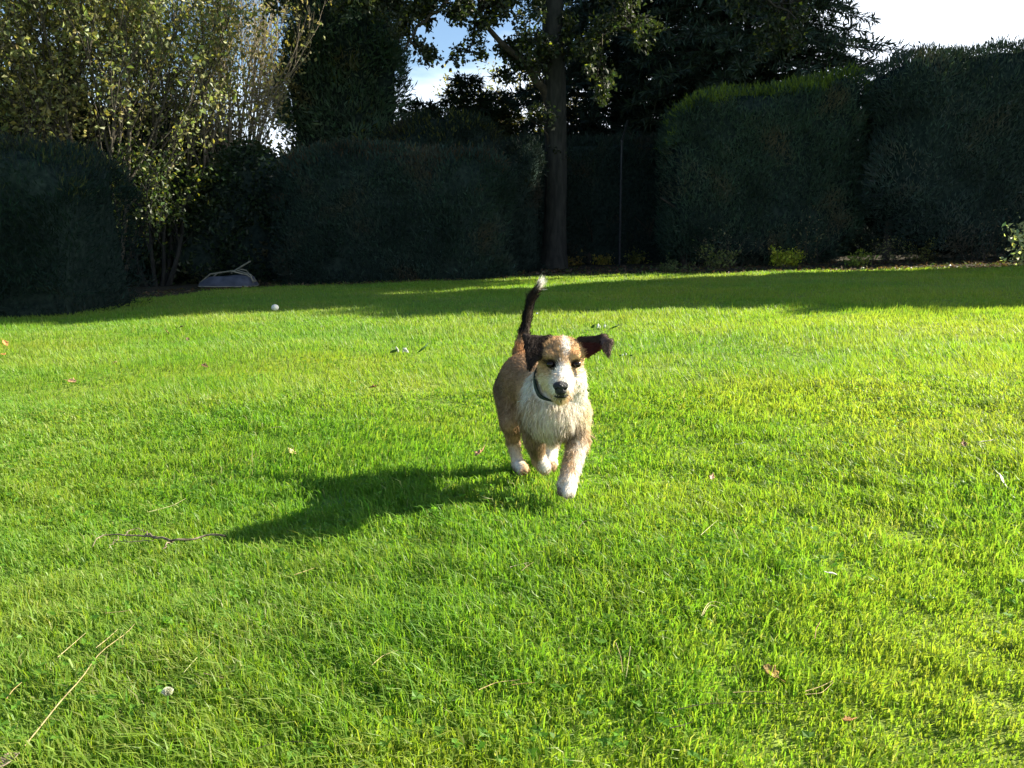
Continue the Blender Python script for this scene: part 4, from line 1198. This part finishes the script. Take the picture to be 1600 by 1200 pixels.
NEG = [  # mouth slit, eye sockets
    (rc(D(868, 619, 2.205), D(884, 618, 2.205), 0.0035, 0.0035), 0.003),
    (el_(D(860, 569.5, 2.270), (0.0115, 0.010, 0.008)), 0.005),
    (el_(D(901, 569.5, 2.270), (0.0115, 0.010, 0.008)), 0.005),
]

def field(X):
    d = None
    for pr, k, fl, ln in DOG:
        e = sdf(pr, X)
        if d is None:
            d = e
        else:
            h = np.maximum(k - np.abs(d - e), 0) / k
            d = np.minimum(d, e) - h * h * k * 0.25
    for pr, k in NEG:
        e = -sdf(pr, X)
        h = np.maximum(k - np.abs(d - e), 0) / k
        d = np.maximum(d, e) + h * h * k * 0.25
    return d

def surface_nets(val, org, h):
    s = val.shape
    sg = val < 0
    c = np.zeros(tuple(np.array(s) - 1), int)
    corners = [(i, j, k) for i in (0, 1) for j in (0, 1) for k in (0, 1)]
    for (i, j, k) in corners:
        c += sg[i:s[0] - 1 + i, j:s[1] - 1 + j, k:s[2] - 1 + k]
    act = (c > 0) & (c < 8)
    idx = np.full(act.shape, -1, int)
    cells = np.argwhere(act)
    idx[act] = np.arange(len(cells))
    pos = np.zeros((len(cells), 3)); cnt = np.zeros(len(cells))
    for a in corners:
        for ax in range(3):
            if a[ax] == 1: continue
            b = list(a); b[ax] = 1
            va = val[cells[:, 0] + a[0], cells[:, 1] + a[1], cells[:, 2] + a[2]]
            vb = val[cells[:, 0] + b[0], cells[:, 1] + b[1], cells[:, 2] + b[2]]
            m = (va < 0) != (vb < 0)
            t = np.where(m, va / np.where(va - vb == 0, 1, va - vb), 0)
            p = np.array(a, float)[None].repeat(len(cells), 0)
            p[:, ax] += t
            pos[m] += p[m]; cnt[m] += 1
    V = org + (cells + pos / cnt[:, None]) * h
    Q = []
    for ax in range(3):
        o1, o2 = [(1, 2), (2, 0), (0, 1)][ax]
        sl0 = [slice(None)] * 3; sl1 = [slice(None)] * 3
        sl0[ax] = slice(0, -1); sl1[ax] = slice(1, None)
        ch = sg[tuple(sl0)] != sg[tuple(sl1)]
        e = np.argwhere(ch)
        e = e[(e[:, o1] > 0) & (e[:, o2] > 0) & (e[:, o1] < s[o1] - 1) & (e[:, o2] < s[o2] - 1)]
        neg = sg[e[:, 0], e[:, 1], e[:, 2]]
        def g(d1, d2):
            q = e.copy(); q[:, o1] -= d1; q[:, o2] -= d2
            return idx[q[:, 0], q[:, 1], q[:, 2]]
        q = np.stack([g(1, 1), g(0, 1), g(0, 0), g(1, 0)], -1)
        q[~neg] = q[~neg][:, ::-1]
        Q.append(q)
    Q = np.concatenate(Q)
    return V, Q[(Q >= 0).all(1)]

def prim_bounds(pr):
    if pr[0] == 'el':
        return pr[1] - pr[2], pr[1] + pr[2]
    pts = np.array([p for p in pr[1:] if isinstance(p, np.ndarray)])
    r = max(p for p in pr[1:] if not isinstance(p, np.ndarray))
    return pts.min(0) - r, pts.max(0) + r

def build_field(h):
    lo = np.min([prim_bounds(p[0])[0] for p in DOG], 0) - 0.02
    hi = np.max([prim_bounds(p[0])[1] for p in DOG], 0) + 0.02
    n = np.ceil((hi - lo) / h).astype(int) + 1
    val = np.full(tuple(n), 0.05, np.float32)
    ax = [lo[i] + h * np.arange(n[i]) for i in range(3)]
    def region(pr, pad):
        a, b = prim_bounds(pr)
        i0 = np.maximum(((a - pad - lo) / h).astype(int), 0)
        i1 = np.minimum(((b + pad - lo) / h).astype(int) + 2, n)
        sl = tuple(slice(i0[i], i1[i]) for i in range(3))
        X = np.stack(np.meshgrid(*[ax[i][sl[i]] for i in range(3)], indexing='ij'), -1)
        return sl, X
    for pr, k, fl, ln in DOG:
        sl, X = region(pr, 0.05)
        e = sdf(pr, X).astype(np.float32)
        d = val[sl]
        hh = np.maximum(k - np.abs(d - e), 0) / k
        val[sl] = np.minimum(d, e) - hh * hh * k * 0.25
    for pr, k in NEG:
        sl, X = region(pr, 0.015)
        e = -sdf(pr, X).astype(np.float32)
        d = val[sl]
        hh = np.maximum(k - np.abs(d - e), 0) / k
        val[sl] = np.maximum(d, e) + hh * hh * k * 0.25
    return val, lo

C_TAN = np.array(S(198, 165, 124)); C_BACK = np.array(S(150, 122, 93)); C_WHITE = np.array(S(242, 237, 226))
C_CREAM = np.array(S(230, 215, 184)); C_DARK = np.array(S(48, 39, 34)); C_BLACK = np.array(S(22, 20, 20)); C_ORANGE = np.array(S(182, 126, 76)); C_GREY = np.array(S(106, 91, 75))
C_BEARD = np.array(S(212, 194, 148)); C_PAD = np.array(S(60, 38, 30)); C_BRIGHTTAN = np.array(S(208, 170, 122))
ZONES = [  # centre, radii (m), colour, strength, sharpness
    (D(868, 642, 2.40), (0.074, 0.10, 0.095), C_WHITE, 0.85, 2.2),           # chest
    (D(908, 612, 2.38), (0.030, 0.06, 0.055), C_WHITE, 0.9, 3),
    (D(824, 668, 2.44), (0.030, 0.08, 0.045), C_GREY, 0.6, 2.5),
    (D(872, 672, 2.36), (0.020, 0.05, 0.016), C_GREY, 0.45, 2),
    (D(848, 655, 2.42), (0.045, 0.06, 0.06), C_CREAM, 0.6, 3),
    (D(838, 610, 2.44), (0.035, 0.06, 0.06), C_WHITE, 0.9, 4),            # neck side
    (D(900, 668, 2.39), (0.024, 0.035, 0.018), C_GREY, 0.7, 3),
    (D(914, 640, 2.44), (0.030, 0.06, 0.05), C_CREAM, 0.9, 3),
    (D(830, 705, 2.70), (0.10, 0.20, 0.065), C_TAN, 0.85, 2),
    # rump
    (D(810, 546, 2.78), (0.05, 0.07, 0.02), C_ORANGE, 0.55, 3),
    (D(780, 600, 2.76), (0.022, 0.09, 0.05), C_GREY, 0.8, 3),
    # legs
    (D(908, 720, 2.36), (0.024, 0.07, 0.060), C_WHITE, 0.95, 4),
    (D(886, 700, 2.38), (0.022, 0.05, 0.05), C_TAN, 0.9, 3),
    (D(893, 682, 2.39), (0.018, 0.03, 0.018), C_GREY, 0.8, 3),
    (D(890, 757, 2.29), (0.034, 0.05, 0.030), C_WHITE, 0.95, 2.2),
    (D(880, 748, 2.31), (0.009, 0.04, 0.022), C_TAN, 0.6, 2),
    (D(874, 769, 2.295), (0.013, 0.025, 0.018), C_PAD, 1.0, 3),
    (D(835, 700, 2.52), (0.030, 0.06, 0.05), C_GREY, 0.8, 3),  # fore leg in shade: the darkening is put into the coat colour
    (D(853, 722, 2.56), (0.016, 0.05, 0.028), C_WHITE, 1.0, 3),
    (D(861, 712, 2.76), (0.030, 0.06, 0.05), C_WHITE, 1.0, 5),
    (D(808, 714, 2.70), (0.028, 0.06, 0.040), C_CREAM, 0.9, 2),
    (D(808, 724, 2.66), (0.016, 0.04, 0.018), C_WHITE, 0.8, 2),
    (D(819, 739, 2.64), (0.013, 0.03, 0.012), C_ORANGE, 1.0, 4),
    (D(798, 655, 2.64), (0.018, 0.04, 0.035), C_TAN, 0.7, 3),
    (D(800, 676, 2.68), (0.024, 0.06, 0.007), C_GREY, 0.6, 3),
    (D(801, 692, 2.72), (0.024, 0.06, 0.006), C_GREY, 0.6, 3),
    # head
    (D(877, 556, 2.33), (0.085, 0.10, 0.070), C_BRIGHTTAN, 1.0, 5),
    (D(862, 546, 2.29), (0.024, 0.05, 0.022), C_GREY, 0.6, 2),
    (D(872, 562, 2.26), (0.008, 0.03, 0.014), C_GREY, 0.7, 2.5),
    (D(892, 564, 2.26), (0.007, 0.03, 0.010), C_GREY, 0.6, 2.5),
    (D(848, 566, 2.28), (0.012, 0.03, 0.016), C_GREY, 0.55, 2.5),
    (D(899, 535, 2.29), (0.018, 0.05, 0.016), C_GREY, 0.65, 2.5),
    (D(884, 534, 2.29), (0.010, 0.06, 0.036), C_WHITE, 1.0, 4),           # blaze
    (D(879, 582, 2.25), (0.022, 0.05, 0.022), C_WHITE, 1.0, 4),
    (D(878, 599, 2.25), (0.042, 0.08, 0.026), C_WHITE, 1.0, 4),
    (D(850, 599, 2.30), (0.036, 0.07, 0.030), C_CREAM, 0.95, 3),  # pale cheek, its shadow side painted cream
    (D(910, 597, 2.30), (0.030, 0.07, 0.040), C_WHITE, 1.0, 3),  # same pale cheek fur, sunlit side painted white
    (D(848, 577, 2.27), (0.018, 0.03, 0.014), C_TAN, 0.8, 3),
    (D(905, 580, 2.27), (0.014, 0.02, 0.010), C_BRIGHTTAN, 0.7, 3),
    (D(862, 573, 2.27), (0.016, 0.02, 0.008), C_GREY, 0.7, 3),
    (D(859, 569, 2.27), (0.0195, 0.03, 0.0135), C_BLACK, 1.0, 5),         # eye rims
    (D(901.5, 569.5, 2.27), (0.0170, 0.03, 0.0120), C_BLACK, 1.0, 5),
    (D(884, 560, 2.26), (0.006, 0.03, 0.022), C_GREY, 0.5, 3),
    (D(874, 628, 2.22), (0.030, 0.03, 0.016), C_BEARD, 0.8, 3),
    (D(877, 620, 2.205), (0.019, 0.02, 0.006), C_BLACK, 1.0, 5),           # lips
    # tail
    (D(824, 495, 2.89), (0.05, 0.06, 0.13), C_BLACK, 1.0, 6),
    (D(829, 495, 2.86), (0.012, 0.03, 0.07), C_GREY, 0.7, 3),
    (D(849, 441, 2.88), (0.030, 0.05, 0.030), C_WHITE, 1.0, 5),
]
EARZ = [(D(838, 545, 2.30), (0.042, 0.05, 0.055)), (D(936, 540, 2.32), (0.050, 0.05, 0.036))]

def coat_colour(X):
    n = len(X)
    back = (X[:, 1] - 2.40).clip(0, 0.25)[:, None] / 0.25
    c = C_TAN * (1 - back) + C_BACK * back
    ns = (np.sin(X[:, 0] * 95 + 3 * np.sin(X[:, 2] * 50)) * np.sin(X[:, 2] * 60 + X[:, 1] * 55) + 0.7 * np.sin(X[:, 0] * 210 + X[:, 1] * 90) * np.sin(X[:, 2] * 120 + 2)) * 0.14
    for ctr, r, col, st, sh in ZONES:
        q = np.linalg.norm((X - ctr) / np.array(r), axis=1) + ns
        m = st / (1 + np.exp((q - 1.0) * sh * 2.2))
        c = c * (1 - m[:, None]) + col * m[:, None]
    return c

def ear_mask(X):
    m = np.full(len(X), 9.0); o = np.full(len(X), 9.0)
    for it in DOG:
        e = sdf(it[0], X)
        if it[0][0] == 'tri': m = np.minimum(m, e)
        else: o = np.minimum(o, e)
    return np.clip((o - m) / 0.006 + 0.3, 0, 1) * (m < 0.006)

def make_dog():
    h = 0.0038
    val, lo = build_field(h)
    V, Q = surface_nets(val, lo, h)
    # light smoothing
    nb = np.zeros_like(V); cn = np.zeros(len(V))
    for _ in range(2):
        nb[:] = 0; cn[:] = 0
        for a, b in ((0, 1), (1, 2), (2, 3), (3, 0)):
            np.add.at(nb, Q[:, a], V[Q[:, b]]); np.add.at(cn, Q[:, a], 1)
            np.add.at(nb, Q[:, b], V[Q[:, a]]); np.add.at(cn, Q[:, b], 1)
        V = V * 0.6 + 0.4 * nb / cn[:, None]
    col = coat_colour(V)
    em = ear_mask(V)[:, None]
    inner = ((V[:, 0] > D(908, 540, 2.32)[0]) & (V[:, 0] < D(940, 540, 2.32)[0]) & (V[:, 2] < D(920, 536, 2.32)[2]))[:, None]
    earc = np.where(inner, np.array(S(62, 28, 26)), C_DARK)
    flap = (V[:, 0] > D(940, 540, 2.3)[0])[:, None]
    earc = np.where(flap, np.array(S(92, 76, 68)), earc)
    col = col * (1 - em) + earc * em
    base = gp(float(V[:, 0].mean()), 2.5)
    root = empty('dog', base, 'tan and white puppy with dark floppy ears running towards the viewer', 'dog')
    m, t = mat_new('dog_skin')
    out = N(t, 'ShaderNodeOutputMaterial'); pb = N(t, 'ShaderNodeBsdfPrincipled')
    a = N(t, 'ShaderNodeAttribute', attribute_name='col')
    pb.inputs['Roughness'].default_value = 0.8
    pb.inputs['Specular IOR Level'].default_value = 0.2
    t.links.new(a.outputs['Color'], pb.inputs['Base Color']); t.links.new(pb.outputs[0], out.inputs[0])
    mk('body', V, Q, m, root, col=col * 0.85, smooth=True)
    # ---- coat
    n = 85000
    P, nr = sample_faces(V, Q, n)
    ds = np.stack([sdf(it[0], P) for it in DOG], 1)
    wt = np.exp(-np.maximum(ds, -0.004) / 0.006)
    wt /= wt.sum(1, keepdims=True)
    flow = wt @ np.array([unit(np.array(it[2], float)) for it in DOG])
    ln = wt @ np.array([it[3] for it in DOG])
    # head coat radiates from the nose bridge
    nose = D(877, 590, 2.24)
    hd = P - nose
    hm = (np.linalg.norm((P - D(878, 575, 2.30)) / np.array((0.085, 0.10, 0.085)), axis=1) < 1.0)
    flow[hm] = unit(flow[hm] * 0.4 + unit(hd[hm]) * 1.0)
    tang = unit(flow - nr * np.sum(flow * nr, axis=1, keepdims=True))
    # clumping noise
    cl = np.sin(P[:, 0] * 160 + 4 * np.sin(P[:, 2] * 60)) * np.sin(P[:, 2] * 130 + P[:, 1] * 90)
    sd = np.cross(nr, tang)
    dirn = unit(nr * 0.50 + tang * 1.0 + sd * (0.35 * cl)[:, None] + 0.22 * rng.normal(size=(n, 3)))
    em = ear_mask(P)
    clear0 = np.linalg.norm((P - D(877, 619.5, 2.205)) / np.array([0.016, 0.03, 0.0042]), axis=1) < 1
    # keep the eyes, nose, lips and the collar band clear
    ca = D(869, 599, 2.395)
    axis = unit(np.array([0.08, -0.70, 0.70]))
    clear = np.zeros(n, bool)
    for q, r in ((D(860, 569, 2.27), 0.0135), (D(901, 569.5, 2.27), 0.0130)):
        clear |= (np.linalg.norm((P - q) * np.array([1, 0.6, 1.35]), axis=1) < r)
    clear |= np.linalg.norm((P - D(876, 606, 2.196)) / np.array([0.019, 0.03, 0.017]), axis=1) < 1
    col = coat_colour(P + 0.005 * rng.normal(size=P.shape) - 0.006 * rng.random((n, 1)) * tang)
    earc = np.where(((P[:, 0] > D(908, 540, 2.32)[0]) & (P[:, 0] < D(940, 540, 2.32)[0]) & (P[:, 2] < D(920, 536, 2.32)[2]))[:, None], np.array(S(62, 28, 26)), C_DARK)
    earc = np.where((P[:, 0] > D(940, 540, 2.3)[0])[:, None], np.array(S(92, 76, 68)), earc)
    col = col * (1 - em[:, None]) + earc * em[:, None]
    col = col * (0.72 + 0.5 * rng.random((n, 1))) * (1 + 0.10 * cl)[:, None]
    L = ln * (0.6 + 0.7 * rng.random(n)) * np.where(em > 0.5, 0.8, 1.0)
    stray = (rng.random(n) < 0.07) & (em < 0.5)
    L = np.where(stray, L * 1.55, L)
    dirn = np.where(stray[:, None], unit(dirn + 0.5 * nr + 0.25 * rng.normal(size=(n, 3))), dirn)
    near_eye = np.minimum(np.linalg.norm(P - D(860, 569, 2.27), axis=1), np.linalg.norm(P - D(901, 569, 2.27), axis=1))
    L *= np.clip(near_eye / 0.03, 0.35, 1)
    clear |= clear0
    av = P - ca
    ax_ = av @ axis
    rad_ = np.linalg.norm(av - ax_[:, None] * axis, axis=1)
    clear |= (ax_ > -0.013) & (ax_ < 0.014) & (rad_ < 0.068) & (P[:, 0] < ca[0] + 0.015) & (P[:, 2] < ca[2] + 0.02)
    kp = ~clear
    P, dirn, L, col, nr, tang = P[kp], dirn[kp], L[kp], col[kp], nr[kp], tang[kp]
    n = len(P)
    W = 0.0013 * (0.7 + 0.6 * rng.random(n))
    side = unit(np.cross(dirn, rng.normal(size=(n, 3)) * 0.5 + nr))
    B = P - nr * 0.001
    Mid = B + dirn * (L * 0.55)[:, None]
    Tp = B + unit(dirn + tang * 0.45 + np.array([0, 0, -0.15])) * L[:, None]
    # gather the strands into uneven tufts
    from mathutils import kdtree
    nc = 5200
    ci = rng.choice(n, nc, replace=False)
    kd = kdtree.KDTree(nc)
    for q, i_ in enumerate(ci):
        kd.insert(B[i_], q)
    kd.balance()
    own = np.array([kd.find(b_)[1] for b_ in B])
    ctp = B[ci] + (Tp[ci] - B[ci]) * (0.9 + 0.5 * rng.random((nc, 1))) + 0.15 * L[ci][:, None] * rng.normal(size=(nc, 3))
    pull = (0.35 + 0.35 * rng.random((nc, 1)))[own] * np.clip((L - 0.008) / 0.009, 0.0, 1.0)[:, None]
    Tp = Tp * (1 - pull) + ctp[own] * pull
    Mid = Mid * (1 - pull * 0.35) + (B + (ctp[own] - B) * 0.55) * pull * 0.35
    col = col * (0.90 + 0.22 * rng.random((nc, 1)))[own]
    Vf = np.empty((n, 5, 3))
    Vf[:, 0] = B - side * W[:, None] * 0.5; Vf[:, 1] = B + side * W[:, None] * 0.5
    Vf[:, 2] = Mid - side * W[:, None] * 0.4; Vf[:, 3] = Mid + side * W[:, None] * 0.4
    Vf[:, 4] = Tp
    i = np.arange(n)[:, None] * 5
    fc = np.concatenate([i + np.array([0, 1, 3]), i + np.array([0, 3, 2]), i + np.array([2, 3, 4])])
    m2, t = mat_new('dog_coat')
    out = N(t, 'ShaderNodeOutputMaterial'); pb = N(t, 'ShaderNodeBsdfPrincipled')
    a = N(t, 'ShaderNodeAttribute', attribute_name='col')
    pb.inputs['Roughness'].default_value = 0.7
    pb.inputs['Specular IOR Level'].default_value = 0.12
    tr = N(t, 'ShaderNodeBsdfTranslucent')
    mx = N(t, 'ShaderNodeMixShader'); mx.inputs[0].default_value = 0.35
    t.links.new(a.outputs['Color'], pb.inputs['Base Color']); t.links.new(a.outputs['Color'], tr.inputs['Color'])
    t.links.new(pb.outputs[0], mx.inputs[1]); t.links.new(tr.outputs[0], mx.inputs[2]); t.links.new(mx.outputs[0], out.inputs[0])
    mk('coat', Vf.reshape(-1, 3), fc, m2, root, col=np.repeat(col.clip(0, 0.9), 5, 0), kind='stuff')
    # ---- eyes, nose
    def ball_mesh(c, r, nu=20, nv=11):
        u = np.linspace(0, 2 * math.pi, nu, endpoint=False); v = np.linspace(-math.pi / 2, math.pi / 2, nv)
        U, W_ = np.meshgrid(u, v)
        Vb = np.stack([np.cos(W_) * np.cos(U), np.cos(W_) * np.sin(U), np.sin(W_)], -1).reshape(-1, 3) * np.array(r) + c
        ib = np.arange(nv - 1)[:, None] * nu; j = np.arange(nu)[None]; k = (j + 1) % nu
        return Vb, np.stack([ib + j, ib + k, ib + k + nu, ib + j + nu], -1).reshape(-1, 4)
    me = mat_rough('dog_eye', (0.006, 0.004, 0.003), (0.02, 0.011, 0.006), 60, rough=0.06, bump=0.0, spec=0.28)
    for ex in (860, 901):
        Vb, Qb = ball_mesh(D(ex, 569.5, 2.276), (0.0115, 0.0095, 0.0092))
        mk('eye', Vb, Qb, me, root, smooth=True)
    mn = mat_rough('dog_nose', (0.008, 0.008, 0.010), (0.03, 0.03, 0.036), 220, rough=0.42, bump=0.5, spec=0.35)
    NP = [(el_(D(876, 603, 2.198), (0.0200, 0.013, 0.012)), 0.006), (el_(D(876, 611, 2.198), (0.0145, 0.011, 0.0115)), 0.006)]
    NN_ = [el_(D(869, 608, 2.188), (0.0042, 0.007, 0.0030)), el_(D(883, 608, 2.188), (0.0042, 0.007, 0.0030)), rc(D(876, 610, 2.187), D(876, 618, 2.192), 0.0012, 0.0012)]
    hh = 0.0012
    lo2 = D(876, 606, 2.198) - 0.030
    g = [lo2[i] + hh * np.arange(50) for i in range(3)]
    X = np.stack(np.meshgrid(*g, indexing='ij'), -1)
    d = sdf(NP[0][0], X)
    for pr, k in NP[1:]:
        e = sdf(pr, X); q = np.maximum(k - np.abs(d - e), 0) / k
        d = np.minimum(d, e) - q * q * k * 0.25
    for pr in NN_:
        d = np.maximum(d, -sdf(pr, X))
    Vn, Qn = surface_nets(d, lo2, hh)
    mk('nose', Vn, Qn, mn, root, smooth=True)
    tb = Tubes()
    tb.add(np.array([D(865, 618, 2.214), D(870, 620.5, 2.205), D(876.5, 618, 2.201), D(883, 620.5, 2.205), D(888, 617.5, 2.214)]), np.array([0.0012, 0.0022, 0.0024, 0.0022, 0.0012]), 6)
    v_, q_ = tb.get(); mk('lips', v_, q_, mn, root, smooth=True)
    # ---- collar: a band round the neck, clasp and tag
    u1 = unit(np.cross(axis, [0, 1, 0])); u2 = np.cross(axis, u1)
    nth = 64
    th = np.arange(nth) * 2 * math.pi / nth
    # radius per angle: where the body surface lies, plus a little
    rr = np.zeros(nth)
    for q in range(nth):
        dd = u1 * math.cos(th[q]) + u2 * math.sin(th[q])
        s = np.linspace(0.02, 0.13, 110)
        f = np.min([sdf(DOG[q2][0], ca + dd * s[:, None]) for q2 in (0, 1, 3)], 0)
        out_ = np.where(f > 0)[0]
        rr[q] = s[out_[0]] if len(out_) else 0.08
    rr = rr.clip(0.052, 0.060)
    for _ in range(6):
        rr = (np.roll(rr, 1) + 2 * rr + np.roll(rr, -1)) / 4
    rr += 0.005
    prof = [(-0.012, 0.0), (0.012, 0.0), (0.012, 0.004), (-0.012, 0.004)]
    Vc = np.concatenate([ca + (u1 * np.cos(th)[:, None] + u2 * np.sin(th)[:, None]) * (rr + o_)[:, None] + axis * a_ for a_, o_ in prof])
    Qc = np.concatenate([np.stack([np.arange(nth) + k * nth, (np.arange(nth) + 1) % nth + k * nth, (np.arange(nth) + 1) % nth + ((k + 1) % 4) * nth, np.arange(nth) + ((k + 1) % 4) * nth], -1) for k in range(4)])
    mc = mat_rough('collar_webbing', (0.006, 0.016, 0.012), (0.02, 0.04, 0.03), 180, rough=0.6, bump=0.6)
    cc = mk('collar', Vc, Qc, mc, root)
    tg = D(826, 623, 2.37)
    Vb, Qb = ball_mesh(tg, (0.006, 0.003, 0.005), 12, 7)
    mk('tag', Vb, Qb, mat_rough('tag_metal', (0.5, 0.52, 0.5), (0.7, 0.7, 0.68), 80, 0.4, 0.1, metallic=0.3), cc, smooth=True)
    # ---- claws on the raised paw
    mcl = mat_rough('claw', (0.03, 0.02, 0.015), (0.07, 0.05, 0.04), 90, 0.4, 0.1)
    for (px, py, Y, qx, qy, qY) in ((877, 771, 2.284, 876, 776, 2.276), (885, 775, 2.268, 885, 780, 2.260), (892, 774, 2.272, 893, 779, 2.264), (815, 741, 2.622, 815, 744, 2.612), (822, 739, 2.622, 823, 742, 2.612)):
        tb = Tubes()
        a_, b_ = D(px, py, Y), D(qx, qy, qY)
        tb.add(np.stack([a_, (a_ + b_) / 2 + [0, -0.001, 0.001], b_]), np.array([0.0022, 0.0016, 0.0004]), 6)
        v_, q_ = tb.get(); mk('claw', v_, q_, mcl, root, smooth=True)
    print('dog verts', len(V), 'fur', n)
make_dog()
